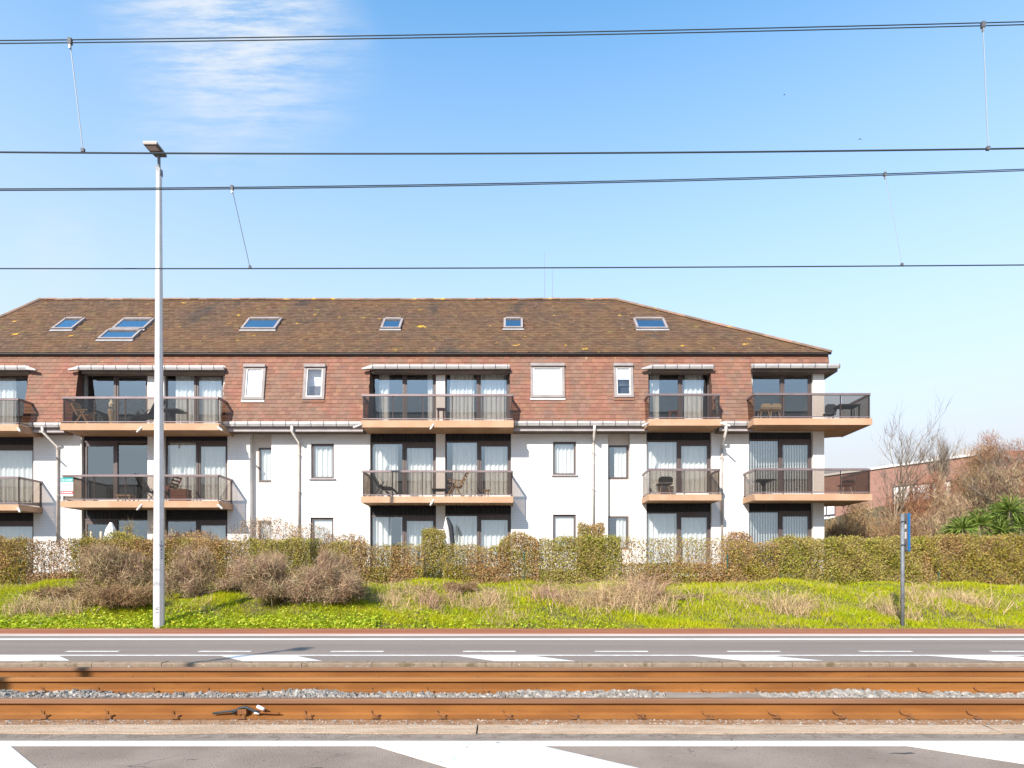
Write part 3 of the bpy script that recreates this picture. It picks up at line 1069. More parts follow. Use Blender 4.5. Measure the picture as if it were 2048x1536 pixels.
# ---- tiled upper storey
M_HOLES_PX = [(-140, 52, 738, 852), (151, 447, 738, 850), (738, 1020, 738, 846), (1297, 1424, 736, 843), (1505, 1720, 735, 850)]
M_HOLES = []
for (a, b, c, d) in M_HOLES_PX:
    pm = (c + d) / 2
    M_HOLES.append((M(a, pm).x, M(b, pm).x, min(mv(M(a, d)), -0.01), mv(M(a, c))))
MWIN_PX = [(487, 531, 733, 800, 1.0, 0), (608, 651, 733, 800, 0.0, 0), (1061, 1129, 731, 796, 1.0, 1), (1227, 1266, 731, 796, 0.42, 1)]
MWIN = []
for (a, b, c, d, bl, _) in MWIN_PX:
    pm = (c + d) / 2
    MWIN.append((M(a, pm).x, M(b, pm).x, mv(M(a, d)), mv(M(a, c)), bl))


def corner_x(v):            # right-hand edge of the tiled storey, flaring out towards its foot
    return REX1 - 0.10 + 0.30 * max(0, (1 - v)) ** 1.0


def build_mansard():
    root = MB()
    hs = M_HOLES + [(w[0], w[1], w[2], w[3]) for w in MWIN]
    us = [BX0, BX1 + .1] + [h[0] for h in hs] + [min(h[1], BX1 + .1) for h in hs]
    us = [u for u in us if u >= BX0]
    vs = [0, 1] + [max(h[2], 0) for h in hs] + [h[3] for h in hs]
    holed(root, us, vs, hs, lambda u, v: mpt(u, v))
    # cheeks of the openings down to the window wall
    for h in M_HOLES:
        for x in (h[0], h[1]):
            if BX0 < x < BX1:
                v1, v0 = h[3], max(h[2], 0)
                root.quad(mpt(x, v0), mpt(x, v1), (x, YW - .003, mpt(x, v1).z), (x, YW - .003, mpt(x, v0).z))
    # right-hand end above the corner terrace
    vE = M_HOLES[-1][3]
    root.quad(mpt(BX1 + .1, vE), mpt(corner_x(vE), vE), mpt(corner_x(1), 1), mpt(BX1 + .1, 1))
    root.quad(mpt(corner_x(vE), vE), (corner_x(vE), 30.2, mpt(0, vE).z), (corner_x(1), 30.2, MZ1), mpt(corner_x(1), 1))
    back = root.build('tiled_storey', 'mansard_backing', bld)
    # tiles
    step = 0.150
    H = (mpt(0, 1) - mpt(0, 0)).length
    rows = int(H / step) + 1
    tw = 0.205
    tiles = []
    for r in range(rows):
        v0 = r * step / H
        v1 = min(v0 + step * 1.25 / H, 1.0)
        vm = (r + .5) * step / H
        if vm > 1.0:
            continue
        x = BX0 + (0.1 if r % 2 else 0) + random.uniform(-.01, .01)
        xe = corner_x(vm)
        while x < xe:
            a, b = x, min(x + tw * random.uniform(.97, 1.03), xe)
            x = b
            segs = [(a + .0015, b - .0015)]
            for h in hs:
                if h[2] - 0.2 * step / H < vm < h[3]:
                    ns = []
                    for (p, q) in segs:
                        if q <= h[0] or p >= h[1]:
                            ns.append((p, q))
                        else:
                            if p < h[0] - .02: ns.append((p, h[0] + random.uniform(-.008, .012)))
                            if q > h[1] + .02: ns.append((h[1] - random.uniform(-.008, .012), q))
                    segs = ns
            for (p, q) in segs:
                o = 0.027 + random.uniform(0, .005)
                t = random.uniform(-.004, .004)
                dv = random.uniform(-.004, .004) / H
                tiles.append([mpt(p, v0 + dv, .004), mpt(q, v0 + dv, .004), mpt(q, v1, .001), mpt(p, v1, .001),
                              mpt(p, v0 + dv, o + t), mpt(q, v0 + dv, o - t), mpt(q, v1, .012), mpt(p, v1, .010)])
    arr = np.array([[tuple(c) for c in t] for t in tiles])
    cen = arr.mean(axis=1)
    d = np.linalg.norm(cen - np.array([0, 0, CZ]), axis=1)
    order = np.argsort(d)
    pick = order[:300]
    rest = order[300:]
    for i in pick:
        mb = MB()
        c = Vector(cen[i])
        mb.hexa([Vector(q) for q in arr[i]])
        mb.build('tile', 'mansard_tile', back)
    o = boxes('wall_tiles', arr[rest], 'mansard_tile', back)
    tag(o, kind='stuff')
    return back


build_mansard()


def build_roof():
    root = part_empty('roof', bld)
    b = MB()
    yb = 2 * RY1 - RY0
    A, B = Vector((REX0, RY0, RZ0)), Vector((REX1, RY0, RZ0))
    C, D = Vector((REX1, yb, RZ0)), Vector((REX0, yb, RZ0))
    E, F = Vector((RX0, RY1, RZ1)), Vector((RX1, RY1, RZ1))
    b.quad(A, B, F, E)
    b.quad(B, C, F)
    b.quad(C, D, E, F)
    b.quad(D, A, E)
    b.quad(D, C, B, A)
    b.build('roof_deck', 'mansard_backing', root)
    MB().box(REX0, REX1, RY0 + .004, RY0 + .05, RZ0 - .05, RZ0 - .002).build('eaves_board', 'dark_board', root)
    skl = []
    for (a, c, yb_, yt) in ((104, 146, 661, 640), (196, 267, 681, 663), (225, 290, 660.5, 641), (482, 551, 661, 640), (761, 801, 660, 641), (1007, 1046, 659, 640), (1273, 1336, 660, 640)):
        skl.append((R(a, yb_).x, R(c, yb_).x, rv(R(a, yb_)), rv(R(a, yt))))
    H = (rpt(0, 1) - rpt(0, 0)).length
    step, tw = 0.165, 0.22
    tiles = []
    for r in range(int(H / step)):
        v0 = r * step / H
        v1 = min(v0 + 1.2 * step / H, 1.0)
        vm = v0 + .5 * step / H
        xa = REX0 + (RX0 - REX0) * vm
        xb = REX1 + (RX1 - REX1) * vm
        x = xa + (tw / 2 if r % 2 else 0)
        sag = 0.0
        while x < xb:
            p, q = x + .0015, min(x + tw, xb) - .0015
            x += tw
            if q - p < .03 or any(s[0] - .06 < (p + q) / 2 < s[1] + .06 and s[2] - .02 < vm < s[3] + .01 for s in skl):
                continue
            o = 0.022 + random.uniform(-.003, .008)
            t = random.uniform(-.006, .006)
            tiles.append([rpt(p, v0, .004), rpt(q, v0, .004), rpt(q, v1, .001), rpt(p, v1, .001),
                          rpt(p, v0, o + t), rpt(q, v0, o - t), rpt(q, v1, .012), rpt(p, v1, .012)])
    arr = np.array([[tuple(c) for c in t] for t in tiles])
    cen = arr.mean(axis=1)
    d = np.linalg.norm(cen - np.array([0, 0, CZ]), axis=1)
    order = np.argsort(d)
    for i in order[:300]:
        mb = MB()
        mb.hexa([Vector(q) for q in arr[i]])
        mb.build('roof_tile', 'roof_tile', root)
    o = boxes('roof_tiles_rest', arr[order[300:]], 'roof_tile', root)
    o.name = 'tile_field'
    tag(o, kind='stuff')
    # ridge and hip tiles
    prof = [(0.11 * math.cos(t), 0.09 * math.sin(t) - .02) for t in np.linspace(-0.2, math.pi + 0.2, 8)]
    rm = MB().prism(prof, -.19, .19, 'x').mesh('ridge_tile', 'ridge_tile')
    n = int((RX1 - RX0) / .37) + 1
    for i in range(n):
        o = link('ridge_tile', rm, root, (RX0 + .19 + i * .37, RY1, RZ1 + random.uniform(0, .025)))
        o.rotation_euler = (0, random.uniform(-.03, .03), 0)
    for (p, q) in ((B, F), (A, E)):
        L = (q - p).length
        n = int(L / .37) + 1
        dr = (q - p).normalized()
        for i in range(n):
            c = p + dr * (.19 + i * .37)
            o = link('hip_tile', rm, root, c + Vector((0, 0, .02)))
            o.rotation_euler = dr.to_track_quat('X', 'Z').to_euler()
    # skylights
    for (x0, x1, v0, v1) in skl:
        s = part_empty('skylight', bld)
        e, h = 0.085, 0.10
        dv = e / H
        f = MB()
        def bx(xa, xb, va, vb, o0, o1):
            f.hexa([rpt(xa, va, o0), rpt(xb, va, o0), rpt(xb, vb, o0), rpt(xa, vb, o0), rpt(xa, va, o1), rpt(xb, va, o1), rpt(xb, vb, o1), rpt(xa, vb, o1)])
        bx(x0, x0 + e, v0, v1, .0, h)
        bx(x1 - e, x1, v0, v1, .0, h)
        bx(x0 + e, x1 - e, v0, v0 + dv, .0, h)
        bx(x0 + e, x1 - e, v1 - dv * 1.4, v1, .0, h + .03)
        f.build('frame', 'roof_window_frame', s)
        f = MB()
        bx(x0 + e, x1 - e, v0 + dv, v1 - dv * 1.4, h - .035, h - .02)
        f.build('pane', 'roof_glass', s)
        f = MB()
        bx(x0 - .03, x1 + .03, v0 - .14 / H, v0 - .004, .03, .05)
        f.build('flashing', 'zinc', s)
        f = MB()
        bx(x0 + e * .5, x1 - e * .5, v0 + dv * .5, v1 - dv * .5, .01, .02)
        f.build('unlit_backing', 'unlit_interior', s)  # dark plate in place of the unlit space below the pane


build_roof()


def mansard_windows():
    H = (mpt(0, 1) - mpt(0, 0)).length
    for (x0, x1, v0, v1, bl) in MWIN:
        w = part_empty('roof_window', bld)
        e, h = 0.10, 0.085
        dv = e / H
        def bx(f, xa, xb, va, vb, o0, o1):
            f.hexa([mpt(xa, va, o0), mpt(xb, va, o0), mpt(xb, vb, o0), mpt(xa, vb, o0), mpt(xa, va, o1), mpt(xb, va, o1), mpt(xb, vb, o1), mpt(xa, vb, o1)])
        f = MB()
        bx(f, x0, x0 + e, v0, v1, -.02, h)
        bx(f, x1 - e, x1, v0, v1, -.02, h)
        bx(f, x0 + e, x1 - e, v0, v0 + dv, -.02, h)
        bx(f, x0 + e, x1 - e, v1 - dv, v1, -.02, h - .01)
        f.build('frame', 'roof_window_frame', w)
        f = MB()
        bx(f, x0 + .005, x1 - .005, v1 - dv * .8, v1 + dv * .35, h - .008, h + .06)
        f.build('shutter_box', 'roof_window_frame', w)
        f = MB()
        i = .04
        bx(f, x0 + e, x0 + e + i, v0 + dv, v1 - dv, .0, h - .02)
        bx(f, x1 - e - i, x1 - e, v0 + dv, v1 - dv, .0, h - .02)
        bx(f, x0 + e + i, x1 - e - i, v0 + dv, v0 + dv + i / H, .0, h - .02)
        bx(f, x0 + e + i, x1 - e - i, v1 - dv - i / H, v1 - dv, .0, h - .02)
        f.build('sash', 'white_sash', w)
        f = MB()
        bx(f, x0 + e + i, x1 - e - i, v0 + dv + i / H, v1 - dv - i / H, .02, .028)
        f.build('pane', 'dark_glass', w)
        f = MB()
        bx(f, x0 - .02, x1 + .02, v0 - .10 / H, v0 - .005 / H, .03, .05)
        f.build('flashing', 'zinc' if bl == 1.0 else 'mansard_tile', w)
        f = MB()
        bx(f, x0 + e, x1 - e, v0 + dv, v1 - dv, -.32, -.30)
        f.build('unlit_backing', 'dark_board', w)  # near-black plate stands in for the unlit room behind the pane
        if bl:
            f = MB()
            va = v1 - dv - (v1 - v0 - 2 * dv) * bl
            bx(f, x0 + e, x1 - e, va, v1 - dv, -.012, .004)
            f.build('blind', 'blind', w)


mansard_windows()


# ---- gutters, fascias, canopies, downpipes
def gutter(px0, px1, py0, py1, yf, step=0.47, spout=0):
    """half-round zinc gutter with strap brackets, front face at depth yf"""
    x0, x1 = Xp(px0, yf), Xp(px1, yf)
    zt, zb = Zp(py0, yf), Zp(py1, yf)
    g = part_empty('gutter', bld)
    h = zt - zb
    prof = [(yf, zt), (yf - .012, zt - h * .45), (yf + .02, zb), (yf + .10, zb), (yf + .14, zt - h * .35), (yf + .14, zt + .03),
            (yf + .13, zt + .03), (yf + .12, zt - h * .3), (yf + .02, zt - .02)]
    MB().prism(prof[::-1], x0, x1, 'x').build('trough', 'zinc', g)
    bm = MB().prism([(yf - .004, zt + .012), (yf - .018, zt - h * .45), (yf + .02, zb - .012), (yf + .03, zb - .012), (yf + .01, zt + .012)][::-1], -.014, .014, 'x').mesh('bracket', 'zinc_bracket')
    n = int((x1 - x0) / step)
    for i in range(n + 1):
        link('bracket', bm, g, (x0 + .05 + i * step, 0, 0))
    if spout:
        s = -1 if spout < 0 else 1
        xe = x0 if s < 0 else x1
        MB().prism([(xe, zt - .01), (xe + s * .36, zt - .13), (xe + s * .36, zt - .18), (xe, zb)][::s], yf - .01, yf + .10, 'y').build('chute', 'zinc', g)
    return g


YE = 22.30
for (a, b) in ((38, 122), (442, 724), (1026, 1298), (1441, 1510)):
    yy = 844 if a < 1000 else 843
    if a < 300: yy = 846
    gutter(a, b, yy - 1, yy + 8, YE)
    x0, x1 = Xp(a, YE) + .003, Xp(b, YE) - .003
    zt, zb = Zp(yy + 8.5, YE), Zp(yy + 17, YE)
    MB().box(x0, x1, YE + .145, YE + .18, zb, zt + .2).build('fascia_board', 'fascia', bld)
    MB().box(x0, x1, YE + .18, YW - .002, zb + .01, zb + .05).build('soffit_board', 'soffit', bld)
YCN = 22.50
for (a, b, sp) in ((-140, 52, 1), (155, 447, -1), (743, 1019, -1), (1303, 1427, -1), (1505, 1681, 0)):
    yy = 731 if a < 500 else (729 if a < 1400 else 727.5)
    gutter(a, b, yy, yy + 8, YCN, 0.46, sp)
    x0, x1 = Xp(a, YCN) + .05, Xp(b, YCN) - .03
    zb, zt = Zp(yy + 13, YCN), Zp(yy + 5, YCN)
    MB().box(x0, x1, YCN + .145, YW - .002 if b < 1600 else YW + 1.1, zb, zt).build('canopy_soffit', 'soffit', bld)
# corner post of the end terrace
for (za, zb) in ((z_slab(838), Zp(738, YW)), ):
    pass
DOWN = [(85, 852, 115, 893, 1090), (584, 852, 598, 885, 1090), (1189, 851, 1187, 880, 1070), (1452, 851, 1444, 890, 1120)]
for (xa, ya, xb, yb, ye) in DOWN:
    d = part_empty('downpipe', bld)
    a, b = P(xa, ya, YE + .06), P(xb, yb, YW - .06)
    MB().tube([a, P(xa, ya + 11, YE + .06), b, b + Vector((0, 0, -.12))], [.055, .05, .045, .045], 8).build('outlet_bend', 'pipe_white', d, True)
    e = P(xb, ye, YW - .06)
    z = max(e.z, ZG - .1)
    zm = b.z - 2.3
    MB().tube([b + Vector((0, 0, -.1)), Vector((b.x, b.y, z))], .04, 8).build('pipe', 'pipe_brown', d, True)
    for zz in (b.z - .5, b.z - 1.9):
        MB().box(b.x - .055, b.x + .055, b.y - .045, YW - .001, zz, zz + .03).build('pipe_clip', 'pipe_brown', d)


# ---- balconies
def balcony(px0, px1, rail_y, slab_y0, slab_y1, wrap=False, spouts=(), xsub=0):
    b = part_empty('balcony', bld)
    x0, x1 = Xp(px0, YBAL), Xp(px1, YBAL)
    zt, zb = z_slab(slab_y0), z_slab(slab_y1)
    zr = z_slab(rail_y)
    yback = YW - .002
    if wrap:
        poly = [(x0, YBAL), (x1, YBAL), (x1, 23.85), (x1 - .35, 23.95), (BX1 + .02, 24.35), (BX1 + .003, yback), (x0, yback)]
    else:
        poly = [(x0, YBAL), (x1, YBAL), (x1, yback), (x0, yback)]
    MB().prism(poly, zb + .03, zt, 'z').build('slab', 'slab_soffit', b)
    MB().box(x0 + .003, x1 - .003, YBAL - .03, YBAL - .001, zb, zt + .02).build('slab_edge', 'slab', b)
    for xe0, xe1 in ((x0 - .012, x0 - .001), (x1 + .001, x1 + .012)):
        MB().box(xe0, xe1, YBAL - .03, yback if (xe0 < x0 or not wrap) else 23.85, zb + .01, zt + .02).build('slab_edge', 'slab', b)
    hr = 0.075
    yr = YBAL + .03
    xr0, xr1 = x0 + .03, x1 - .03
    segs = [((xr0, yr), (xr1, yr))]
    segs.append(((xr0, yr), (xr0, yback)))
    segs.append(((xr1, yr), (xr1, yback if not wrap else 23.8)))
    for k, ((ax, ay), (bx_, by)) in enumerate(segs):
        d = Vector((bx_ - ax, by - ay, 0))
        L = d.length
        d.normalize()
        a = Vector((ax, ay, 0)) + d * (.0 if k == 0 else .032)
        e = Vector((bx_, by, 0))
        MB().bar(a + Vector((0, 0, zr - hr / 2)), e + Vector((0, 0, zr - hr / 2)), .06, hr).build('handrail', 'railing', b)
        MB().bar(a + Vector((0, 0, zt + .085)), e + Vector((0, 0, zt + .085)), .03, .035).build('bottom_rail', 'railing', b)
        n = max(1, round(L / 1.12))
        nrm = Vector((-d.y, d.x, 0))
        inn = nrm if k == 0 else (nrm * (-1 if k == 1 else 1))
        for i in range(n):
            p = Vector((ax, ay, 0)) + d * (L * i / n + (.02 if k == 0 else .04))
            q = Vector((ax, ay, 0)) + d * (L * (i + 1) / n - .006)
            g = nrm * .004
            zz0, zz1 = Vector((0, 0, zt + .105)), Vector((0, 0, zr - hr - .002))
            MB().hexa([p - g + zz0, q - g + zz0, q + g + zz0, p + g + zz0, p - g + zz1, q - g + zz1, q + g + zz1, p + g + zz1]).build('glass_panel', 'smoked_glass', b)
        ends = range(0, n + 1) if k == 0 else range(1, n + 1)
        for i in ends:
            p = Vector((ax, ay, 0)) + d * min(max(L * i / n, .03), L - .03)
            if k == 0:
                p = p + Vector((0, .036, 0))
            elif k == 1:
                p = p + Vector((.036, 0, 0))
            else:
                p = p + Vector((-.036, 0, 0))
            MB().box(p.x - .016, p.x + .016, p.y - .016, p.y + .016, zt, zr - hr - .001).build('post', 'railing_post', b)
    for px in spouts:
        xs = Xp(px, YBAL)
        c = Vector((xs, YBAL - .02, (zb + zt) / 2 - .02))
        dr = Vector((-.25 if px < (px0 + px1) / 2 - 5 else .25, -.22, -.16))
        if abs(px - (px0 + px1) / 2) < 60:
            dr = Vector((-.10, -.12, -.20))
        MB().tube([c - dr * .15, c + dr], .035, 7).build('spout', 'pipe_white', b, True)
    return b, zt


BALS = {}
for key, spec in {
    'A2': (-240, 38, 796, 850, 862, False, (37,)), 'A1': (-240, 38, 953, 1010, 1021, False, (37,)),
    'B2': (122, 438, 793, 848, 860.5, False, (284, 437)), 'B1': (122, 438, 949, 1003, 1015, False, (284, 437)),
    'C2': (723, 1027, 788, 842, 855, False, (724, 867)), 'C1': (723, 1026, 940.5, 994, 1005.5, False, (867,)),
    'D2': (1296, 1442, 787, 839.5, 851.5, False, (1296, 1442)), 'D1': (1297, 1442, 937, 990, 1001, False, ()),
    'E2': (1507, 1743, 786, 838, 850, True, ()), 'E1': (1509, 1743, 936.5, 989, 1001, True, ()),
}.items():
    BALS[key] = balcony(*spec)
# corner pier of the end terraces
MB().box(Xp(1626.5, YW), BX1 + .002, YW - .012, YW + .24, ZG, Zp(739, YW)).build('corner_pier', 'white_brick', bld)

# ------------------------------------------------------------------ aerials on the ridge
a = thing('roof_aerial', 'pair of thin grey whip aerials standing on the roof ridge', 'aerial', (Xp(1090, RY1), RY1, RZ1))
for (px, py) in ((1089, 503), (1105, 535)):
    p = Vector((Xp(px, RY1), RY1 + .05, RZ1 - .1))
    MB().tube([p, P(px, py, RY1 + .05)], [.014, .007], 5).build('whip', 'antenna', a)


# ------------------------------------------------------------------ street lamps
def street_lamp(x, y, z0, H, label, turn=1.0, scale=1.0):
    t = thing('street_lamp', label, 'street lamp', (x, y, z0), 'street lamps')
    n = 8
    def ring(r, z): return [(x + r * math.cos(2 * math.pi * (k + .78) / n), y + r * math.sin(2 * math.pi * (k + .78) / n), z) for k in range(n)]
    mb = MB()
    rs = [(0.120, z0 - .3), (0.120, z0 + 1.55), (0.117, z0 + 1.56), (0.060, z0 + H - .35)]
    prev = None
    for r, z in rs:
        cur = len(mb.v)
        mb.v += ring(r * scale, z)
        if prev is not None:
            for k in range(n):
                k2 = (k + 1) % n
                mb.f.append((prev + k, prev + k2, cur + k2, cur + k))
        prev = cur
    mb.f.append(tuple(prev + k for k in range(n)))
    mb.build('pole', 'pole_paint', t)
    zc = z0 + H - .35
    MB().hexa([(x - .062, y - .062, zc - .01), (x + .062, y - .062, zc - .16), (x + .062, y + .062, zc - .16), (x - .062, y + .062, zc - .01),
               (x - .055, y - .055, zc + .05), (x + .058, y - .055, zc - .0), (x + .058, y + .055, zc - .0), (x - .055, y + .055, zc + .05)]).build('pole_cap', 'galvanised', t)
    MB().tube([(x, y, zc - .02), (x + .005, y - .01, z0 + H - .02)], .033, 8).build('spigot', 'galvanised', t)
    zh = z0 + H
    d = turn
    hb = MB()
    # tapered flat head pointing over the road
    pts = [(x - .12, y + .08), (x + .14, y + .08), (x + .15, y - .10 * d), (x + .155, y - .36 * d), (x - .155, y - .36 * d), (x - .15, y - .10 * d)]
    hb.prism(pts if d < 0 else pts[::-1], zh - .015, zh + .035, 'z')
    hb.build('lamp_head', 'lamp_housing', t)
    hb = MB()
    hb.prism([(p[0] * 1.0, p[1]) for p in (pts if d < 0 else pts[::-1])], zh + .036, zh + .055, 'z')
    hb.build('lamp_cover', 'lamp_housing_top', t)
    MB().box(x - .12, x + .11, y - .31 * d, y - .16 * d, zh - .026, zh - .0155).build('lamp_lens', 'lamp_lens', t)
    MB().box(x + .02, x + .10, y - .125 * scale, y - .115 * scale, z0 + .55, z0 + .56)
    return t


LY = 14.18
lamp = street_lamp(Xp(318, LY), LY, 0.0, Zp(309, LY), 'tall pale octagonal street lamp on the grass edge in front of the house')
street_lamp(-9.65, -1.15, 0.0, 9.0, 'street lamp on the near side of the road, left of the view')
# faint number stuck on the pole, read downwards, and scratches
def text_mesh(body, size, name='lettering'):
    cu = bpy.data.curves.new(name, 'FONT')
    cu.body = body
    cu.size = size
    cu.extrude = 0.0012
    cu.align_x = 'CENTER'
    o = bpy.data.objects.new(name, cu)
    COL.objects.link(o)
    dg = bpy.context.evaluated_depsgraph_get()
    me = bpy.data.meshes.new_from_object(o.evaluated_get(dg))
    bpy.data.objects.remove(o)
    return me


def pole_marks():
    x, y = Xp(318, LY), LY
    n = 8
    ang = 2 * math.pi * (6.5 + .78) / n
    for i, ch in enumerate('1W432'):
        me = text_mesh(ch, .10)
        me.materials.clear()
        me.materials.append(MATS['ink'])
        o = link('pole_number', me, lamp)
        zz = Zp(1087 + i * 7.6, LY)
        r = 0.1225 * math.cos(math.pi / n) if zz < 1.56 else 0.118 * math.cos(math.pi / n)
        o.matrix_parent_inverse = Matrix.Translation(-lamp.location)
        o.location = (x + r * math.cos(ang), y + r * math.sin(ang), zz)
        o.rotation_euler = (math.pi / 2, 0, ang + math.pi / 2)
    r = 0.1225 * math.cos(math.pi / n)
    ang = 2 * math.pi * (5.5 + .78) / n
    c = Vector((x + r * math.cos(ang), y + r * math.sin(ang), 0))
    tg = Vector((-math.sin(ang), math.cos(ang), 0))
    for (za, zb, s) in ((.49, .51, 1), (.46, .47, -1), (.40, .385, 1)):
        MB().bar(c - tg * .035 + Vector((0, 0, za)), c + tg * .03 + Vector((0, 0, zb)), .004, .012).build('scratch', 'ink', lamp)


pole_marks()

# ------------------------------------------------------------------ bus stop post
def stop_sign():
    Y = 14.33
    x = Xp(1805, Y)
    z0 = 0.0
    t = thing('stop_sign', 'grey post with a narrow blue bus stop panel seen edge-on', 'sign', (x, Y, z0))
    MB().tube([(x, Y, -.2), (x, Y, Zp(1031, Y))], .042, 12).build('post', 'galvanised', t, True)
    MB().lathe([(.045, 0), (.045, .03), (.0, .045)], (x, Y, Zp(1031, Y)), 12).build('post_cap', 'galvanised', t)
    za, zb = Zp(1101, Y), Zp(1029, Y)
    xa = x + .055
    MB().hexa([(xa, Y - .10, za), (xa + .02, Y - .10, za), (xa + .02, Y + .12, za), (xa, Y + .12, za),
               (xa, Y - .10, zb), (xa + .02, Y - .10, zb), (xa + .02, Y + .12, zb), (xa, Y + .12, zb)]).build('panel', 'sign_grey', t)
    MB().box(xa + .004, xa + .045, Y - .13, Y - .102, za - .02, zb + .02).build('panel_rim', 'sign_blue', t)
    MB().box(xa + .0205, xa + .045, Y - .10, Y + .12, za - .02, zb + .02).build('panel_face', 'sign_blue', t)
    for zz in (za + .12, zb - .18):
        MB().box(x - .048, xa, Y - .05, Y - .02, zz, zz + .025).build('clamp', 'dark_plastic', t)
    for (z1, z2) in ((zb - .34, zb - .24), (zb - .58, zb - .42)):
        MB().box(xa - .003, xa - .0005, Y - .06, Y + .07, z1, z2).build('sticker', 'niche_render', t)


stop_sign()

# ------------------------------------------------------------------ overhead line
def wire_path(pts, ymap):
    """pts = photo points along a wire; returns fine 3D path"""
    xs = np.array([p[0] for p in pts], float)
    co = np.polyfit(xs, np.array([p[1] for p in pts], float), 2)
    out = []
    for px in np.linspace(-1700, 3700, 60):
        Y = ymap(px)
        py = np.polyval(co, np.clip(px, -400, 2448))
        if px < -400: py += (px + 400) * np.polyval(np.polyder(co), -400)
        if px > 2448: py += (px - 2448) * np.polyval(np.polyder(co), 2448)
        out.append(P(px, py, Y))
    return out


def catenary(name_label, yc, ym, contact, mess, gap, drops, rc, rm):
    t = thing('overhead_line', name_label, 'overhead line', (0, yc, 0))
    cp = wire_path(contact, lambda px: yc)
    MB().tube(cp, rc, 6).build('contact_wire', 'cable', t)
    mp = wire_path(mess, ym)
    MB().tube(mp, rm, 5).build('carrier_wire', 'cable', t)
    mp2 = wire_path([(x, y + gap) for x, y in mess], ym)
    MB().tube(mp2, rm, 5).build('carrier_wire', 'cable', t)
    for ((xa, ya), (xb, yb)) in drops:
        a, b = P(xa, ya + gap, ym(xa)), P(xb, yb, yc)
        MB().tube([a, b], .005, 5).build('dropper', 'antenna', t)
        MB().box(a.x - .018, a.x + .018, a.y - .015, a.y + .015, a.z - .02, a.z + .04).build('clip', 'zinc_bracket', t)
        MB().box(a.x - .008, a.x + .008, a.y - .01, a.y + .01, a.z - .06, a.z - .021).build('clip', 'clamp', t)
        MB().box(b.x - .016, b.x + .016, b.y - .013, b.y + .013, b.z - .012, b.z + .025).build('clip', 'zinc_bracket', t)
    return t


catenary('nearer overhead tram line, the upper and thicker of the two in view', 6.2, lambda px: 6.02 + .25 * np.clip((px - 140) / 1826, -.5, 1.5),
         [(0, 304.5), (512, 306.5), (1024, 308), (1536, 302.5), (2048, 297)], [(0, 81), (512, 74.5), (1024, 67), (1536, 55.5), (2048, 43.5)], 5.8,
         [((140, 79), (166, 302)), ((1966, 46), (1976, 298))], .0085, .0055)
catenary('farther overhead tram line, the lower of the two, crossing in front of the lamp pole', 8.6, lambda px: 8.05 + .95 * np.clip((px - 464) / 1306, -.5, 1.5),
         [(0, 537.5), (500, 536), (1024, 537), (1536, 533), (2048, 530)], [(0, 378), (464, 374), (1024, 367), (1770, 347), (2048, 338.5)], 3.0,
         [((464, 374), (500, 535)), ((1770, 347), (1804, 530))], .0085, .007)


def mast(x, label):
    t = thing('catenary_mast', label, 'mast', (x, 8.0, -.1), 'catenary masts')
    H = 8.6
    for dx in (-.09, .09):
        MB().box(x + dx - .008, x + dx + .008, 7.91, 8.09, -.3, H).build('flange', 'galvanised', t)
    MB().box(x - .081, x + .081, 7.995, 8.005, -.3, H).build('web', 'galvanised', t)
    for z in (5.62, 6.85, 7.5):
        MB().tube([(x, 5.6, z), (x, 8.9, z)], .03, 6).build('arm', 'galvanised', t)


mast(-14.2 - 8.0, 'steel mast carrying the overhead line, left of the view')
mast(22.5, 'steel mast carrying the overhead line, right of the view')

# ------------------------------------------------------------------ birds
for (px, py, D, rot, lab) in ((1569, 189, 60, .6, 'tiny dark bird, the higher of two in the sky at right'), (1720, 278, 60, 1.4, 'tiny dark bird, the lower of two in the sky at right')):
    c = P(px, py, D)
    t = thing('flying_bird', lab, 'bird', c)
    u = Vector((math.cos(rot), .2, math.sin(rot)))
    MB().tube([c - u * .12, c - u * .05, c + u * .06, c + u * .11], [.008, .03, .028, .006], 6).build('body', 'bird', t)
    s = Vector((-math.sin(rot), .3, math.cos(rot) * .6))
    for k in (-1, 1):
        MB().quad(c - u * .03, c + u * .04, c + s * k * .16 + u * .0, c + s * k * .15 - u * .05).build('wing', 'bird', t)

